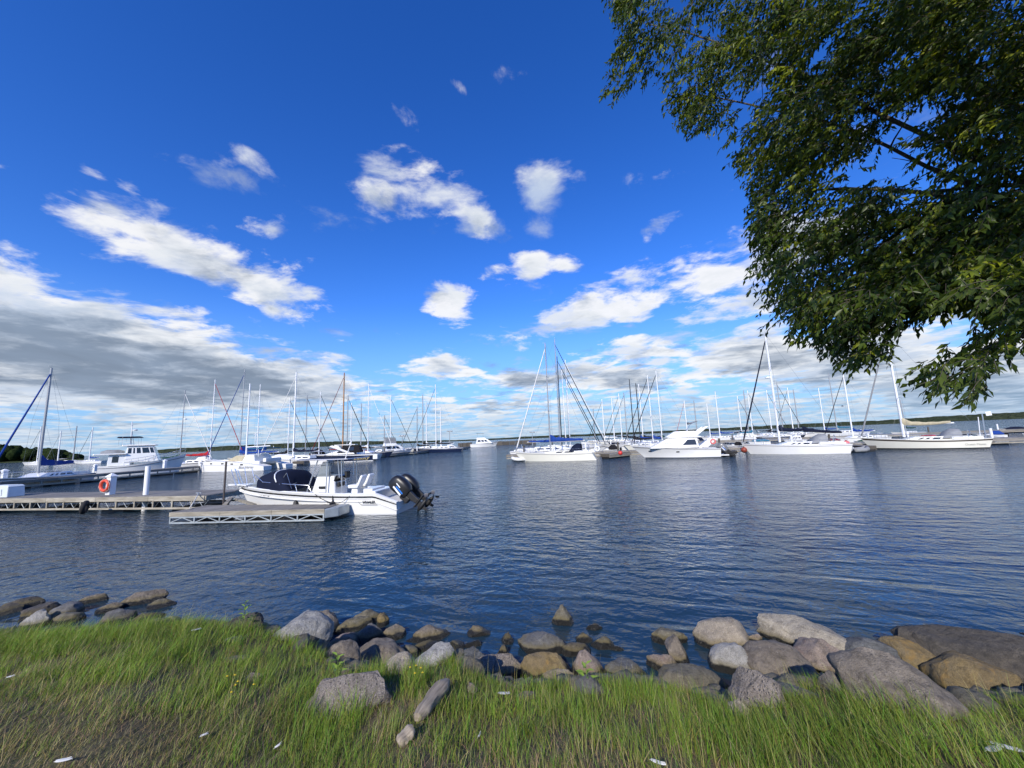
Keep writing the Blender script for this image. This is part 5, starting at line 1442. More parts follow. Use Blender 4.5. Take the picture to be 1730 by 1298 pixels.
q = h.side(.14, .5); lettering('Infinity', .95, pbr('gold_leaf', (.62, .50, .22), .4, metal=.3), r, (q.x + .6, q.y + .06, q.z), (R(88), 0, math.pi + side_rot(h, .14)), shear=.4)
h.rail(STEEL, r, .5, .985, .6, 6, 'bow_rail', r=.025, bow=True, mid=False)

def motorboat(stern, bow, label, kind=0, hull=GEL, canvas='navy', name='motorboat', group='small motorboats in the marina', cat='motorboat'):
    L = (bow - stern).length; r = boat_root(name, stern, bow); tag(r, label, cat, group)
    h = Hull(L * .88, L * .33, (.09 * L + .2, .1 * L + .2, .13 * L + .3), (L * .11, .0), transom=.9, flare=.3, keel=-.3, power=True, p=2.3); h.build(hull, r)
    h.band(.86, .93, pbr('grey_pinstripe', (.3, .3, .31), .4), r, 'rub_rail', out=.025)
    z = h.sh(.5); B = L * .33
    if kind == 0:      # cuddy with windscreen and soft top
        c = Frus(.38 * L, .74 * L, z - .05, .42 * L, .60 * L, z + .06 * L, B * .7, B * .55); c.build('cuddy', GEL, r, bevel=.04)
        MB().add([(.44 * L, B * .36, z + .05 * L), (.56 * L, 0 + B * .22, z + .05 * L), (.56 * L, -B * .22, z + .05 * L), (.44 * L, -B * .36, z + .05 * L), (.38 * L, B * .34, z + .12 * L), (.47 * L, B * .2, z + .12 * L), (.47 * L, -B * .2, z + .12 * L), (.38 * L, -B * .34, z + .12 * L)],
                 [(0, 1, 5, 4), (1, 2, 6, 5), (2, 3, 7, 6)]).build('windscreen', GLASS, r)
        secs = [[Vector((x, math.cos(a) * B * .42, z + .02 + hh * math.sin(a) ** .6)) for a in [math.pi * k / 10 for k in range(11)]] for x, hh in ((.10 * L, .10 * L), (.2 * L, .19 * L), (.38 * L, .2 * L), (.46 * L, .13 * L))]
        MB().loft(secs).build('soft_top', CANVAS[canvas], r, smooth=True)
        MB().box((-.12, 0, z * .9), (.35, .4, .8)).build('outboard', BLKGLOSS, r, bevel=.08)
    elif kind == 1:    # cabin cruiser
        c = Frus(.2 * L, .78 * L, z - .05, .24 * L, .60 * L, z + .14 * L, B * .78, B * .6); c.build('cabin', GEL, r, bevel=.06)
        c.windows(((.08, .3), (.36, .56), (.62, .8)), .4, .82, GLASS, r); c.front(((.06, .47), (.53, .94)), .3, .9, GLASS, r)
        c = Frus(.22 * L, .58 * L, z + .14 * L, .24 * L, .50 * L, z + .2 * L, B * .55, B * .48); c.build('flybridge', GEL, r, bevel=.05)
        mm = MB()
        for xx in (.26, .46):
            for sg in (1, -1): mm.tube([(xx * L, sg * B * .22, z + .2 * L), (xx * L, sg * B * .22, z + .34 * L)], .02, 5)
        mm.build('bimini_posts', STEEL, r)
        MB().box((.36 * L, 0, z + .345 * L), (.26 * L, B * .55, .07)).build('bimini', CANVAS[canvas], r, bevel=.02)
    elif kind == 2:    # tarpaulined
        secs = [[Vector((x * L, math.cos(a) * B * w_, z + hh * L * math.sin(a) ** .8)) for a in [math.pi * k / 10 for k in range(11)]] for x, hh, w_ in ((.03, .05, .44), (.2, .12, .49), (.5, .13, .5), (.75, .07, .36), (.93, .02, .1))]
        MB().loft(secs).build('tarpaulin', CANVAS[canvas], r, smooth=True)
    if kind < 2: h.rail(STEEL, r, .55, .98, .4, 4, 'bow_rail', r=.018, bow=True, mid=False)
    return r, h, z, L
# flybridge yacht on the left pier and the low boats after it
r, h, z, L = motorboat(xy(634, 93), xy(697, 99), 'white flybridge yacht with grey canvas enclosure on the left pier', 1, canvas='grey', name='flybridge_yacht', group=None, cat='yacht')
c = Frus(.24 * L, .52 * L, z + .2 * L, .26 * L, .50 * L, z + .33 * L, L * .17, L * .16); c.build('enclosure', CANVAS['grey'], r, bevel=.05)
MB().box((.22 * L, 0, z + .13 * L), (.5 * L, L * .33, .14)).build('boat_deck', GEL, r, bevel=.03)
for i, (a, b, Y, k, cv, lab) in enumerate((
   (700, 719, 108, 0, 'white', 'low white motorboat, first after the flybridge yacht'), (716, 735, 114, 2, 'white', 'low white covered boat, second after the flybridge yacht'),
   (733, 752, 120, 0, 'grey', 'low white motorboat, third after the flybridge yacht'), (749, 777, 126, 1, 'white', 'white cabin boat at the very end of the left pier'))):
    motorboat(xy(a, Y), xy(b, Y + 2), lab, k, canvas=cv)
motorboat(xy(794, 168), xy(842, 170), 'white trawler-style cruiser under way beside the breakwater', 1, canvas='black', name='cabin_cruiser', group=None, cat='cruiser')
r, h, z, L = motorboat(xy(404, 80), xy(458, 84), 'workboat with big blue tarpaulin roof and antenna mast behind the catamaran', 1, canvas='blue', name='workboat', group=None, cat='workboat')
MB().box((.45 * L, 0, z + .40 * L), (.78 * L, L * .30, .9)).build('tarpaulin_roof', CANVAS['blue'], r, bevel=.08)
mm = MB()
for sx_ in (.2, .7):
    for sg in (1, -1): mm.tube([(sx_ * L, sg * L * .12, z), (sx_ * L, sg * L * .12, z + .36 * L)], .05, 6)
mm.tube([(.5 * L, 0, z + .4 * L), (.5 * L, 0, z + .98 * L)], .07, 6); mm.tube([(.5 * L, -.8, z + .86 * L), (.5 * L, .8, z + .86 * L)], .05, 6); mm.tube([(.44 * L, 0, z + .9 * L), (.56 * L, 0, z + .9 * L)], .09, 6)
mm.build('antenna_mast', WMAST, r)
motorboat(xy(502, 68), xy(446, 70), 'white motorboat with cream cover right of the catamaran stern', 2, canvas='white')
motorboat(xy(360, 70), xy(318, 72), 'white motorboat between the trawler bow and the catamaran', 0, canvas='white')
motorboat(xy(550, 92), xy(512, 94), 'white motorboat behind the navy-hulled cruiser bow', 0, canvas='black')
motorboat(xy(596, 98), xy(640, 101), 'motorboat with maroon cover left of the flybridge yacht', 2, canvas='maroon')
# behind the right-hand dock
for a, b, Y, k, cv, lab in (
   (905, 872, 66, 1, 'black', 'white flybridge boat beyond the bow of the cream sailboat'), (1046, 1008, 63, 0, 'black', 'white motorboat with black top between cream sailboat and cruiser'),
   (1075, 1046, 78, 1, 'navy', 'white cabin boat behind the black masts'), (1256, 1222, 62, 0, 'black', 'white motorboat behind the cruiser stern'),
   (1300, 1262, 74, 2, 'teal', 'motorboat under a pale blue cover behind the navy furled jib'), (1362, 1322, 76, 1, 'black', 'white cabin boat with black bimini right of the thick white mast'),
   (1420, 1384, 66, 2, 'maroon', 'motorboat with maroon side left of the tan furled jib'), (1500, 1468, 70, 1, 'white', 'white flybridge boat behind the tan furled jib'),
   (1478, 1440, 58, 2, 'green', 'motorboat under a green cover ahead of the long cream sailboat'), (1588, 1545, 64, 2, 'red', 'motorboat with a red cover seen over the long cream sailboat'),
   (1700, 1650, 62, 0, 'blue', 'white motorboat with a blue cover right of the long cream sailboat'), (1790, 1728, 56, 2, 'grey', 'grey-covered motorboat cut by the right edge'),
   (1738, 1690, 84, 2, 'navy', 'navy-covered motorboat by the far right shore')):
    motorboat(xy(a, Y), xy(b, Y + 1.5), lab, k, canvas=cv)

# tenders and buoys
def dinghy(px0, px1, Y, label, mat, h0=.45):
    a, b = xy(px0, Y), xy(px1, Y); L = (b - a).length; r = boat_root('inflatable_dinghy', a, b); tag(r, label, 'dinghy', 'inflatable dinghies')
    for sg in (1, -1):
        MB().tube([(0, sg * .62, h0 * .55), (L * .6, sg * .62, h0 * .55), (L * .85, sg * .42, h0 * .7), (L, sg * .05, h0 * .95)], .22, 10).build('tube', mat, r, smooth=True)
    MB().box((L * .42, 0, .2), (L * .8, 1.0, .12)).build('floor', CANVAS['grey'], r)
    MB().box((L * .4, 0, .42), (.25, 1.1, .06)).build('thwart', GEL, r)
    MB().box((.06, 0, .38), (.06, .9, .4)).build('transom', GEL, r)
    return r
dinghy(890, 864, 51.6, 'white dinghy lying under the bow of the cream sailboat', CANVAS['white'])
dinghy(1432, 1461, 43.2, 'pale grey dinghy behind the stern of the navy-covered sailboat', CANVAS['grey'])
dinghy(1706, 1668, 50, 'grey inflatable dinghy right of the long cream sailboat', CANVAS['grey'], .9)
def buoy(px, py, Y, rr, mat, label):
    p = at_y(px, py, Y); r = empty('mooring_buoy', p); tag(r, label, 'buoy', 'round red buoys on the right-hand dock')
    MB().ball((0, 0, 0), rr, 12).build('ball', mat, r, smooth=True)
    MB().lathe([(.05, rr * .9), (.08, rr * 1.05), (.05, rr * 1.25)], 8).build('eye', BLACK, r)
buoy(1048, 765.5, 48.6, .27, REDB, 'bright red ball buoy hanging on the dock left of the cruiser')
buoy(1257, 760.5, 47.2, .34, RUSTB, 'dark rust-red ball buoy under the bow of the navy-covered sailboat')
buoy(1430, 749, 43.6, .30, PINKB, 'pinkish red buoy at the stern of the navy-covered sailboat')

# piers on the right and behind
def pier(a, b, wd, z, label, n=None, posts=0):
    r, L = dock_root(a, b, label)
    pw = .6; me = MB().box((0, 0, 0), (pw, wd, .06)).build('plank', PLANK); mesh = me.data; bpy.data.objects.remove(me)
    for i in range(int(L / (pw + .02))): shared('plank', mesh, r, ((i + .5) * (pw + .02), wd / 2, z - .03 + random.uniform(-.006, .004)))
    k = max(2, int(L / 6))
    for i in range(k):
        MB().box(((i + .5) * L / k, -.02, z - .22), (L / k - .03, .06, .26)).build('fascia_board', PLANK, r)
        MB().box(((i + .5) * L / k, wd * .5, -.05), (2.4, wd * .8, .5)).build('float', BLACK, r)
    MB().box((L / 2, -.01, .22), (L, .05, .14)).build('lower_rail', FASCIA, r)
    MB().box((-.03, wd / 2, z - .22), (.06, wd, .4)).build('end_fascia', DARKWOOD, r)
    for i in range(posts):
        MB().tube([((i + .5) * L / posts, wd + .12, -1), ((i + .5) * L / posts, wd + .12, 1.9)], .13, 8).build('piling', PIPE if i % 3 else DARKWOOD, r)
    return r
pier((-1.2, 55.2), (78, 42.5), 2.2, .75, 'long dock behind the row of boats right of the channel', posts=18)
pier((11.8, 48.9), (15.5, 52.3), 1.3, .62, 'short finger dock between the cream sailboat and the cruiser')
pier((25.8, 45.6), (27.0, 50.5), 1.2, .62, 'short finger dock between the cruiser and the navy-covered sailboat')
pier((40.2, 43.6), (41.5, 48.2), 1.2, .62, 'short finger dock ahead of the long cream sailboat')
pier((-34.6, 64), (-15.5, 138), 2.2, .7, 'long left pier receding past the flybridge yacht', posts=10)
pier((2, 92), (112, 82), 2.2, .7, 'second dock far behind the right-hand boats', posts=8)
pier((-66, 30), (-84, 62), 2.0, .8, 'dark dock at the far left edge below the headland')
# breakwater of dark timber cribs
for (a, b), lab in (((774, 797), 'dark breakwater left of the cruiser under way'), ((838, 905), 'dark breakwater right of the cruiser under way')):
    p0, p1 = xy(a, 190), xy(b, 190); L = (p1 - p0).length
    r = boat_root('breakwater', p0, p1); tag(r, lab, 'breakwater')
    nseg = max(3, int(L / 3.2))
    for i in range(nseg): MB().box(((i + .5) * L / nseg, 0, random.uniform(.55, .75)), (L / nseg - .1, 3, 2.4)).build('crib', DARKWOOD, r, bevel=.1)
# flood-light poles
for px, py, Y, lab in ((759.5, 729, 150, 'tall light pole with a cluster of lamps at the outer end of the left pier'), (679.6, 737, 140, 'shorter light pole behind the flybridge yacht'), (899, 731, 150, 'light pole left of the cream sailboat mast')):
    T = at_y(px, py, Y); r = empty('light_pole', (T.x, T.y, 0)); tag(r, lab, 'light pole', 'dock light poles')
    MB().tube([(0, 0, -1), (0, 0, T.z)], .16, 8, .10).build('pole', GMAST, r)
    for k in range(4):
        a = k * math.pi / 2 + .5; MB().box((math.cos(a) * .9, math.sin(a) * .9, T.z + .1), (.55, .55, .45)).build('lamp_head', GMAST, r, bevel=.05)
    MB().tube([(-.95, 0, T.z), (.95, 0, T.z)], .06, 6).build('cross_arm', GMAST, r)
# gull over the boats
g0 = at_y(1424, 686.5, 62); r = empty('gull', g0); tag(r, 'gull in flight left of the tan furled jib', 'gull')
MB().lathe([(.005, -.24), (.05, -.14), (.075, 0), (.05, .13), (.04, .19), (.005, .25)], 10, (0, 0, 0), 'X').build('body', pbr('gull_white', (.6, .6, .6), .7), r, smooth=True)
for sg in (1, -1):
    MB().loft([[Vector((.10, sg * .04, .02)), Vector((-.10, sg * .04, .0))], [Vector((.13, sg * .26, .15)), Vector((-.05, sg * .28, .13))], [Vector((.02, sg * .6, .08)), Vector((-.04, sg * .6, .07))]]).build('wing', pbr('gull_grey', (.22, .23, .25), .7), r)
r.rotation_euler = (0, 0, R(120))

# ------------------------------------------------------------------ far shores
def hill_mat():
    m = bpy.data.materials.new('wooded_hill'); m.use_nodes = True; t = NT(m.node_tree)
    b = t.n('ShaderNodeBsdfPrincipled'); t.t.links.new(b.outputs[0], t.n('ShaderNodeOutputMaterial').inputs[0])
    pos = t.n('ShaderNodeTexCoord').outputs['Object']
    n = t.noise(pos, .035, 6.0, 0.65); v = t.voronoi(pos, .09)
    c = t.mix(t.rng(n, .35, .65), (.028, .040, .022), (.070, .082, .045))
    t.put(b.inputs['Base Color'], c); b.inputs['Roughness'].default_value = 1.0; b.inputs['Specular IOR Level'].default_value = 0.0
    t.put(b.inputs['Normal'], t.bump(v, 1.0, 6.0))
    return m
HM = hill_mat()
def ridge(name, pts, Y, depth, seed, step=6):
    """a wooded ridge: skyline given as (pixel x, pixels over the lake horizon)"""
    rg = random.Random(seed); xs = np.array([q[0] for q in pts], float); hs = np.array([q[1] for q in pts], float)
    cols = []
    for px in np.arange(xs[0], xs[-1] + .1, step):
        base = xy(px, Y); top = float(np.interp(px, xs, hs)) * px_scale(base) + 3
        edge = min(1, (px - xs[0]) / 30, (xs[-1] - px) / 30) if xs[0] > 0 else 1
        u = Vector((base.x, base.y, 0)).normalized()
        col = []
        for j in range(9):
            f = j / 8
            z = top * math.sin(min(1, f * 1.25) * math.pi / 2) ** .7 if j else -1
            z += (rg.random() - .5) * 0.16 * top * (1 if 0 < j else 0) + 2.2 * mnoise.noise(Vector((px * .05, f * 3, seed)))
            q = base + u * depth * f
            col.append(Vector((q.x, q.y, z if j else -1)))
        cols.append(col)
    o = MB().loft(cols).build(name, HM)
    return tag(o, kind='structure')
ridge('far_shore_hill', [(780, 1.0), (900, 2.5), (1000, 3.0), (1130, 3.0), (1250, 4.5), (1360, 6.0), (1490, 6.5), (1590, 9.5), (1730, 11.5), (1900, 16), (2300, 24), (3200, 26)], 1600, 600, 4)
ridge('far_shore_hill', [(265, 5.0), (300, 7.0), (350, 7.0), (460, 8.0), (560, 8.0), (620, 6.0), (700, 2.5), (800, 1.0)], 1900, 500, 9)
# wooded headland on the left: many crowns that read as one dark mass
rg = random.Random(21); hv, hf = [], []
bm = bmesh.new(); bmesh.ops.create_icosphere(bm, subdivisions=2, radius=1.0)
iv = [v.co.copy() for v in bm.verts]; ifc = [tuple(v.index for v in f.verts) for f in bm.faces]; bm.free()
for k in range(340):
    px = rg.uniform(-420, 138); Y = rg.uniform(290, 360)
    hp = float(np.interp(px, [-420, -150, 0, 60, 105, 138], [34, 30, 23, 20, 12, 1.5]))
    base = xy(px, Y); top = 3 + hp * px_scale(base)
    rr = rg.uniform(2.4, 4.6) * min(1, top / 9 + .25); z = rg.uniform(.25, 1.0) * max(.5, top - rr)
    off = Vector((k * 1.3, k * .7, k * 2.1)); b0 = len(hv)
    for v in iv:
        s_ = rr * (1 + .38 * mnoise.noise(v * 1.7 + off) + .2 * mnoise.noise(v * 4.5 + off))
        hv.append((base.x + v.x * s_, base.y + v.y * s_, max(-.5, z + v.z * s_ * 1.15)))
    hf += [tuple(i + b0 for i in f_) for f_ in ifc]
def wood_leaf_mat():
    m = bpy.data.materials.new('headland_foliage'); m.use_nodes = True; t = NT(m.node_tree)
    b = t.n('ShaderNodeBsdfPrincipled'); t.t.links.new(b.outputs[0], t.n('ShaderNodeOutputMaterial').inputs[0])
    pos = t.n('ShaderNodeTexCoord').outputs['Object']
    n = t.noise(pos, .5, 5.0, .7)
    t.put(b.inputs['Base Color'], t.mix(t.rng(n, .3, .7), (.008, .015, .006), (.034, .050, .017))); b.inputs['Roughness'].default_value = 1.0; b.inputs['Specular IOR Level'].default_value = 0
    t.put(b.inputs['Normal'], t.bump(n, 1.0, 1.2))
    return m
o = add_mesh('headland_wood', hv, hf, wood_leaf_mat(), smooth=True); tag(o, 'dark green wood on the headland at far left', 'wood', kind='stuff')
pts = [xy(px, 285) for px in (-420, -100, 60, 145)] + [xy(px, 370) for px in (140, 60, -100, -420)]
o = MB().prism([(q.x, q.y) for q in pts], -.5, .7, 'XY').build('headland_shore', HM); tag(o, kind='structure')

# ------------------------------------------------------------------ the overhanging tree
def bark_mat():
    m = bpy.data.materials.new('tree_bark'); m.use_nodes = True; t = NT(m.node_tree)
    b = t.n('ShaderNodeBsdfPrincipled'); t.t.links.new(b.outputs[0], t.n('ShaderNodeOutputMaterial').inputs[0])
    pos = t.n('ShaderNodeTexCoord').outputs['Object']
    n = t.noise(t.vmath('MULTIPLY', pos, (9, 9, 2.5)), 1.0, 6.0, .7, .5)
    t.put(b.inputs['Base Color'], t.mix(t.rng(n, .3, .7), (.045, .036, .028), (.15, .125, .10))); b.inputs['Roughness'].default_value = .95
    t.put(b.inputs['Normal'], t.bump(n, 1.0, .03))
    return m
def leaf_mat():
    m = bpy.data.materials.new('tree_leaf'); m.use_nodes = True; t = NT(m.node_tree)
    out = t.n('ShaderNodeOutputMaterial')
    at = t.n('ShaderNodeAttribute', attribute_name='tint')
    b = t.n('ShaderNodeBsdfPrincipled'); b.inputs['Roughness'].default_value = .42; b.inputs['Specular IOR Level'].default_value = .35
    t.put(b.inputs['Base Color'], at.outputs[0])
    tr = t.n('ShaderNodeBsdfTranslucent'); t.put(tr.inputs[0], t.mix(1.0, at.outputs[0], (1.5, 1.4, .45), 'MULTIPLY'))
    mx = t.n('ShaderNodeMixShader'); mx.inputs[0].default_value = .30
    t.t.links.new(b.outputs[0], mx.inputs[1]); t.t.links.new(tr.outputs[0], mx.inputs[2]); t.t.links.new(mx.outputs[0], out.inputs[0])
    return m
BARK, LEAF = bark_mat(), leaf_mat()
SIL = [(1000, -700), (1000, -60), (1022, 0), (1052, 40), (1030, 78), (1030, 125), (1020, 160), (1060, 182), (1100, 180), (1150, 205), (1170, 232), (1235, 205), (1224, 262), (1265, 290), (1262, 340), (1262, 385), (1275, 410), (1268, 450),
       (1284, 495), (1276, 545), (1316, 560), (1346, 580), (1372, 562), (1394, 586), (1438, 622), (1476, 614), (1502, 612), (1510, 570), (1520, 552), (1560, 540), (1578, 520), (1600, 520), (1640, 505), (1662, 545), (1620, 575), (1570, 600), (1522, 622),
       (1556, 640), (1588, 660), (1610, 652), (1650, 664), (1668, 630), (1692, 600), (1730, 590), (1800, 600), (1900, 560), (2050, 600), (2200, 480), (2700, 300), (2900, -700)]
SP = np.array(SIL, float)
def inside(px, py):
    r_ = np.zeros(len(px), bool); j = len(SP) - 1
    for i in range(len(SP)):
        xi, yi = SP[i]; xj, yj = SP[j]
        r_ ^= ((yi > py) != (yj > py)) & (px < (xj - xi) * (py - yi) / (yj - yi + 1e-9) + xi)
        j = i
    return r_
CR = np.array(CAMROT)
def rays_np(px, py):
    d = np.stack([(px - PW / 2) / F, -(py - PH / 2) / F, -np.ones_like(px)], 1)
    return d @ CR.T
TRUNK = Vector((9.0, 3.3, 0)); TRUNK.z = float(ground_z(9.0, 3.3)) - .15
CROWN_C = np.array([7.6, 4.6, 6.2])
def crown_depth(px, py):
    y = np.interp(px, [1020, 1300, 1600, 1730, 2200, 2700], [6.9, 6.2, 4.9, 4.6, 3.6, 2.4])
    return y + np.interp(py, [-700, 0, 350, 660], [-.6, .5, .4, -.35])
# sprays, gathered in clusters at the ends of the twigs
def cluster_px(n, x0, x1, y0, y1):
    x = RNG.uniform(x0, x1, n); y = RNG.uniform(y0, y1, n); k = inside(x, y); return x[k], y[k]
ccx, ccy = cluster_px(1250, 1010, 1760, -20, 672)
dn = .6 * fnoise(ccx, ccy, 1 / 105., 3) + .4 * fnoise(ccx, ccy, 1 / 45., 8)
thin = np.clip((ccy - 470) / 60, 0, 1) * np.clip((ccx - 1470) / 60, 0, 1)
k = dn + .22 * RNG.random(len(ccx)) > .475 + .06 * thin; ccx, ccy = ccx[k], ccy[k]
o1 = cluster_px(170, 1760, 2850, -150, 600); o2 = cluster_px(240, 1000, 2850, -690, -25)
ccx = np.concatenate([ccx, o1[0], o2[0]]); ccy = np.concatenate([ccy, o1[1], o2[1]])
cY = crown_depth(ccx, ccy) + RNG.normal(0, .50, len(ccx))
d = rays_np(ccx, ccy); CC = np.array(CAMPOS) + d * (cY / d[:, 1])[:, None]
# unseen rest of the crown, extended over the camera to shade the leaves in view
q = RNG.normal(0, 1, (620, 3)); q /= np.linalg.norm(q, axis=1)[:, None]; q *= (RNG.random(620) ** .4)[:, None]
q = q * np.array([6.0, 5.6, 2.9]) + np.array([5.9, 1.2, 9.0])
qc = (q - np.array(CAMPOS)) @ CR
zc = -qc[:, 2]; ux = PW / 2 + F * qc[:, 0] / np.maximum(zc, .01); uy = PH / 2 - F * qc[:, 1] / np.maximum(zc, .01)
k = ((zc < .05) | (uy < -60) | (ux > PW + 60)) & (q[:, 2] > 5.0)
q = q[k]
CC = np.concatenate([CC, q]); ncl = len(CC); vis_c = np.concatenate([np.ones(len(ccx), bool), np.zeros(len(q), bool)])
per = 12
ns = ncl * per
cid = np.repeat(np.arange(ncl), per)
spread = RNG.normal(0, 1, (ns, 3)) * np.array([.17, .17, .13])
P0 = CC[cid] + spread
qc = (P0 - np.array(CAMPOS)) @ CR; zc = -qc[:, 2]
px = PW / 2 + F * qc[:, 0] / np.maximum(zc, .01); py = PH / 2 - F * qc[:, 1] / np.maximum(zc, .01)
okk = (~vis_c[cid]) & (zc < .05) | inside(px, py) | ((px < 0) | (px > PW + 20) | (py < -20))
okk &= ~((py > 515) & (px > 1480) & (px < 1740) & (RNG.random(len(px)) < .42) & vis_c[cid])
P0, cid, px, py, spread = P0[okk], cid[okk], px[okk], py[okk], spread[okk]; ns = len(P0)
out = P0 - CROWN_C; out[:, 2] *= .35; out /= np.linalg.norm(out, axis=1)[:, None]
dirs = out * .8 + spread * 2.2 + RNG.normal(0, .28, (ns, 3)) + np.array([-.15, 0.05, -.35]); dirs /= np.linalg.norm(dirs, axis=1)[:, None]
tl = RNG.uniform(.16, .36, ns)
P0 = P0 - dirs * tl[:, None] * .5
# leaves along each spray
K = 9
f = (np.arange(K) + .5) / K
base = P0[:, None, :] + dirs[:, None, :] * (tl[:, None] * f)[:, :, None]
base[:, :, 2] -= (tl[:, None] * .28 * f ** 2)
side = np.cross(dirs, np.array([0, 0, 1.0])); side /= np.linalg.norm(side, axis=1)[:, None] + 1e-9
alt = np.where(np.arange(K) % 2 == 0, 1.0, -1.0)
ld = dirs[:, None, :] * .55 + side[:, None, :] * alt[None, :, None] * .55 + RNG.normal(0, .32, (ns, K, 3)) + np.array([0, 0, -.55])
ld = ld.reshape(-1, 3); ld /= np.linalg.norm(ld, axis=1)[:, None]
bp_ = base.reshape(-1, 3); nl = len(bp_)
LL = RNG.uniform(.070, .132, nl); WW = LL * RNG.uniform(.34, .46, nl)
nrm = np.cross(ld, RNG.normal(0, 1, (nl, 3)) * .75 + np.array([0, -.1, .9])); nrm /= np.linalg.norm(nrm, axis=1)[:, None] + 1e-9   # across the leaf
upv = np.cross(nrm, ld)
V = np.zeros((nl, 6, 3), np.float32)
V[:, 0] = bp_
V[:, 1] = bp_ + ld * (LL * .42)[:, None] - nrm * (WW * .5)[:, None] + upv * (WW * .12)[:, None]
V[:, 2] = bp_ + ld * (LL * .45)[:, None] - upv * (WW * .10)[:, None]
V[:, 3] = bp_ + ld * (LL * .42)[:, None] + nrm * (WW * .5)[:, None] + upv * (WW * .12)[:, None]
V[:, 4] = bp_ + ld * LL[:, None] - upv * (LL * .12)[:, None]
tri = np.array([(0, 2, 1), (0, 3, 2), (1, 2, 4), (2, 3, 4)])
g_ = RNG.random(nl)
tint = np.stack([.040 + .046 * g_, .070 + .056 * g_, .009 + .009 * RNG.random(nl)], 1)
sunlit_tint = np.repeat((RNG.random(ncl) < .3)[cid] & (RNG.random(ns) < .8), K)
tint[sunlit_tint] *= np.array([2.9, 2.25, 1.3])  # some clusters brightened in leaf colour to stand in for sunlit patches
# the leaves nearest the camera hang as single leaves, the rest are one mass
cd = np.linalg.norm(bp_ - np.array(CAMPOS), axis=1)
vis = np.repeat((px < 1735) & (px > 1000) & (py > 480) & (py < 700) & vis_c[cid], K)
order = np.argsort(np.where(vis, cd, 1e9)); near_i = order[:280]
mask = np.ones(nl, bool); mask[near_i] = False
TREE = empty('leafy_tree', TRUNK); tag(TREE, 'big leafy tree overhanging the water from the right', 'tree')
bpy.context.view_layer.update()
off = np.array(TRUNK)
Vm = V[mask][:, :5] - off; m_ = len(Vm)
Fm_ = (tri[None] + (np.arange(m_) * 5)[:, None, None]).reshape(-1, 3)
o = np_mesh('crown', Vm.reshape(-1, 3), Fm_, LEAF, TREE, colors=np.repeat(tint[mask], 5, 0)); tag(o, kind='stuff')
lm = []
for tn in ((.055, .085, .014), (.075, .105, .018), (.045, .070, .012)):
    a = np_mesh('leaf', np.array([(0, 0, 0), (.42, -.155, .04), (.45, 0, -.03), (.42, .155, .04), (1, 0, -.12)], float), tri, LEAF, colors=np.repeat(np.array([tn]), 5, 0))
    lm.append(a.data); bpy.data.objects.remove(a)
for j, i in enumerate(near_i):
    M3 = Matrix((Vector(ld[i]), Vector(nrm[i]), Vector(upv[i]))).transposed()
    o = bpy.data.objects.new('leaf', lm[j % 3]); COL.objects.link(o); o.parent = TREE
    M3 = M3 * float(LL[i])
    o.matrix_local = Matrix.Translation(Vector(bp_[i]) - TRUNK) @ M3.to_4x4()
# twigs: one thin three-sided stem under every spray
TS = 4; tv = np.zeros((ns, TS, 3, 3), np.float32)
for s_i in range(TS):
    ff = s_i / (TS - 1)
    c_ = P0 + dirs * (tl * ff)[:, None]; c_[:, 2] -= tl * .28 * ff ** 2
    rr = .0042 * (1 - .7 * ff)
    up2 = np.cross(side, dirs)
    for q_ in range(3):
        a = 2 * math.pi * q_ / 3
        tv[:, s_i, q_] = c_ + (side * math.cos(a) + up2 * math.sin(a)) * rr
tf = []
for s_i in range(TS - 1):
    for q_ in range(3): tf.append((s_i * 3 + q_, s_i * 3 + (q_ + 1) % 3, (s_i + 1) * 3 + (q_ + 1) % 3, (s_i + 1) * 3 + q_))
tf = (np.array(tf)[None] + (np.arange(ns) * TS * 3)[:, None, None]).reshape(-1, 4)
o = np_mesh('twigs', tv.reshape(-1, 3) - off, tf, BARK, TREE); tag(o, kind='stuff')
# trunk and limbs
def limb(p0, p1, r0, r1, bend, name='limb', n=14, seed=0):
    p0, p1 = Vector(p0), Vector(p1); mid = (p0 + p1) / 2 + Vector(bend); pts = []
    for i in range(n + 1):
        f_ = i / n
        q_ = p0 * (1 - f_) ** 2 + mid * 2 * f_ * (1 - f_) + p1 * f_ ** 2
        w_ = .06 * (p1 - p0).length * math.sin(math.pi * f_) * .35
        q_ += Vector((mnoise.noise(Vector((f_ * 4, seed, 0))), mnoise.noise(Vector((f_ * 4, seed, 9))), mnoise.noise(Vector((f_ * 4, seed, 5))))) * w_
        pts.append(q_ - TRUNK)
    MB().tube(pts, lambda f_: r0 + (r1 - r0) * f_ ** .8, 10).build(name, BARK, TREE, smooth=True)
    return [q_ + TRUNK for q_ in pts]
fork = Vector((8.6, 3.7, 3.6))
limb(TRUNK, fork, .34, .24, (0, 0, 0), 'trunk', seed=1)
lines = []
def tipp(px_, py_, dy=0.0): return at_y(px_, py_, float(crown_depth(np.array([px_], float), np.array([py_], float))[0]) + dy)
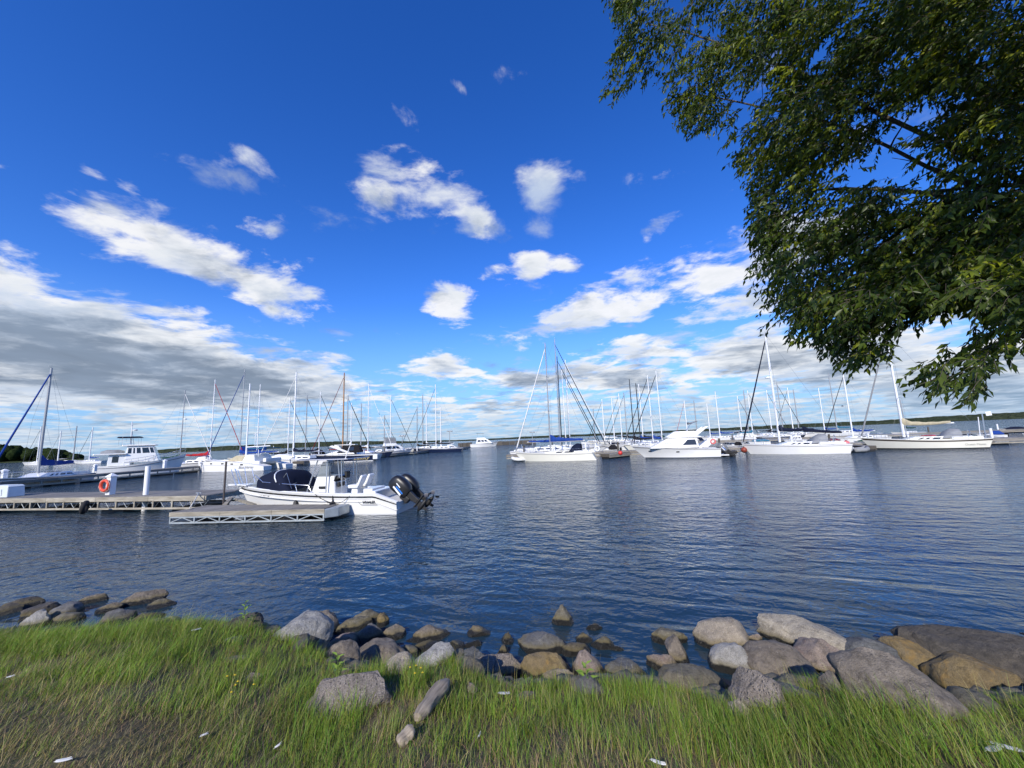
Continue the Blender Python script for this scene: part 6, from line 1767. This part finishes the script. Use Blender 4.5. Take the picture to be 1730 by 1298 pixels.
for i, (tx, ty, r0, bend) in enumerate((
   ((1090, 40), .9, .05, (0, .6, 2.0)), ((1180, 160), .9, .045, (.3, .6, 1.6)), ((1300, 330), .4, .065, (.2, 0, 1.5)), ((1320, 480), .3, .06, (.2, 0, 1.3)),
   ((1440, 560), 0, .07, (.2, 0, 1.1)), ((1620, 610), 0, .05, (0, 0, .8)), ((1500, 120), .5, .10, (0, 0, 1.2)), ((1560, 330), .4, .09, (0, 0, 1.2)), ((1300, -300), 0, .13, (0, 0, 1.5)), ((1700, -300), 0, .13, (0, 0, 1.0)), ((2100, -200), 0, .12, (0, 0, 1.0)), ((2300, 250), 0, .09, (0, 0, .8)))):
    lines.append(limb(fork + Vector((0, 0, .12 * i - .5)), tipp(*tx, ty), r0, .012, bend, 'limb', seed=i + 3))
rg = random.Random(4)
for i in range(70):                                         # secondary branches off the limbs
    ln = rg.choice(lines[:9]); j = rg.randint(5, 12); a = ln[j]
    dvec = (ln[min(j + 1, 14)] - ln[j - 1]).normalized()
    sidev = Vector((rg.gauss(0, 1), rg.gauss(0, .7), rg.gauss(-.15, .7))).normalized()
    e = a + (dvec * .7 + sidev * .8).normalized() * rg.uniform(.7, 1.7)
    ec = (np.array(e) - np.array(CAMPOS)) @ CR
    eu = np.array([PW / 2 + F * ec[0] / -ec[2]]); ev = np.array([PH / 2 - F * ec[1] / -ec[2]])
    if not all(inside(eu + du, ev + dv_)[0] for du in (-25, 25) for dv_ in (-25, 25)) or ev[0] > 500: continue
    limb(a, e, .016, .004, (0, 0, .15), 'branch', n=7, seed=i + 40)

# ------------------------------------------------------------------ small things in the grass
FEATH = pbr('white_feather', (.62, .62, .60), .8, var=.08, vscale=30)
def feather(px_, py_, L_, ang, label):
    p = on_ground(px_, py_, .035); r = empty('feather', p, R(ang)); tag(r, label, 'feather', 'white feathers in the grass')
    sec = []
    for i in range(9):
        f_ = i / 8; w_ = L_ * .2 * math.sin(math.pi * min(1, f_ * .92 + .08)) ** .7
        sec.append([Vector(((f_ - .5) * L_, -w_, .012 + .03 * L_ * math.sin(f_ * 3))), Vector(((f_ - .5) * L_, 0, .03 * L_ * math.sin(f_ * 3) + .02)), Vector(((f_ - .5) * L_, w_, .006 + .03 * L_ * math.sin(f_ * 3)))])
    MB().loft(sec).build('vane', FEATH, r, smooth=True)
    MB().tube([(-L_ * .62, 0, .01), (L_ * .45, 0, .022 + .03 * L_)], .0018, 5).build('quill', ROPE, r)
for px_, py_, L_, a_, lab in ((108, 1288, .085, 10, 'large white feather near the bottom left corner'), (331, 1066, .10, 25, 'white feather at the top of the left grass, near the water'), (18, 1146, .05, 40, 'small white feather by the left edge'),
   (345, 1245, .045, 35, 'tiny white feather in the dry grass bottom left'), (470, 1263, .05, 60, 'white feather left of the driftwood stump'), (852, 1174, .10, -8, 'white feather below the granite blocks'),
   (1113, 1292, .085, -30, 'white feather at the bottom edge right of centre'), (1680, 1268, .13, 12, 'broad pale feather near the bottom right corner'), (1702, 1266, .14, -38, 'long pale feather crossing a broad one, bottom right'), (810, 1245, .045, 70, 'tiny white feather in dry grass below the driftwood')):
    feather(px_, py_, L_, a_, lab)
YEL = pbr('yellow_petal', (.60, .44, .02), .6); STEM = pbr('green_stem', (.08, .13, .02), .7)
fl_mesh = None
def flower(px_, py_, hgt, label):
    p = on_ground(px_, py_, hgt); r = empty('yellow_flower', (p.x, p.y, p.z - hgt)); tag(r, label, 'flower', 'yellow flowers in the grass')
    MB().tube([(0, 0, 0), (.01, .01, hgt * .6), (0, 0, hgt)], .002, 5).build('stem', STEM, r)
    m = MB()
    for k_ in range(9):
        a = 2 * math.pi * k_ / 9
        m.add([(0, 0, hgt), (math.cos(a - .25) * .009, math.sin(a - .25) * .009, hgt + .004), (math.cos(a) * .012, math.sin(a) * .012, hgt + .003), (math.cos(a + .25) * .009, math.sin(a + .25) * .009, hgt + .004)], [(0, 1, 2, 3)])
    m.build('petals', YEL, r); MB().ball((0, 0, hgt + .004), .006, 6).build('flower_head', YEL, r)
for px_, py_, lab in ((384, 1143, 'topmost left yellow flower of the patch in the left grass'), (397, 1141, 'topmost right yellow flower of the patch in the left grass'), (402, 1152, 'yellow flower in the middle of the left grass patch, right one'),
   (398, 1158, 'yellow flower in the middle of the left grass patch, left one'), (429, 1157, 'single yellow flower by the little brown-grey stone'), (391, 1170, 'lowest yellow flower of the patch in the left grass')):
    flower(px_, py_, .16, lab)
for px_, py_, lab in ((693, 1128, 'leftmost yellow flower below the streaked grey slab'), (703, 1125, 'highest yellow flower below the streaked grey slab'), (711, 1129, 'upper right yellow flower below the streaked grey slab'),
   (714, 1137, 'lower right yellow flower below the streaked grey slab'), (701, 1138, 'lowest yellow flower below the streaked grey slab')):
    flower(px_, py_, .15, lab)
# broad-leaved weeds at the edge
WEED = pbr('weed_leaf', (.16, .25, .035), .5, spec=.3)
def weed(px_, py_, hgt, n_, label, seed):
    rg = random.Random(seed); p = on_ground(px_, py_, .02); r = empty('weed_plant', p); tag(r, label, 'weed', 'broad-leaved weeds at the grass edge')
    MB().tube([(0, 0, 0), (.02, .01, hgt * .6), (.01, .03, hgt)], .004, 5, .002).build('stem', STEM, r)
    for k_ in range(n_):
        a = k_ * 2.4; z_ = hgt * (.25 + .75 * k_ / n_); l_ = rg.uniform(.07, .11) * (1.1 - .4 * k_ / n_); u_ = Vector((math.cos(a), math.sin(a), .55)); s2 = Vector((-math.sin(a), math.cos(a), 0)); b_ = Vector((.01, .02, z_))
        MB().add([b_, b_ + u_ * l_ * .45 - s2 * l_ * .22, b_ + u_ * l_ * .5 - Vector((0, 0, .01)), b_ + u_ * l_ * .45 + s2 * l_ * .22, b_ + u_ * l_ - Vector((0, 0, l_ * .25))], [(0, 2, 1), (0, 3, 2), (1, 2, 4), (2, 3, 4)]).build('leaf', WEED, r)
weed(972, 1152, .26, 11, 'yellow-green weed in front of the pale tan edge stone', 1)
weed(990, 1163, .20, 9, 'yellow-green weed in front of the grey edge stone', 2)
weed(1430, 1152, .14, 6, 'yellow-green weed between the dark slab and the wide boulder', 3)
weed(408, 1062, .30, 12, 'tall weed standing against the dark flat slab', 4)
weed(1080, 1140, .34, 12, 'tall weed behind the grass right of centre', 5)
weed(566, 1150, .22, 10, 'weed at the top end of the mottled granite slab', 6)
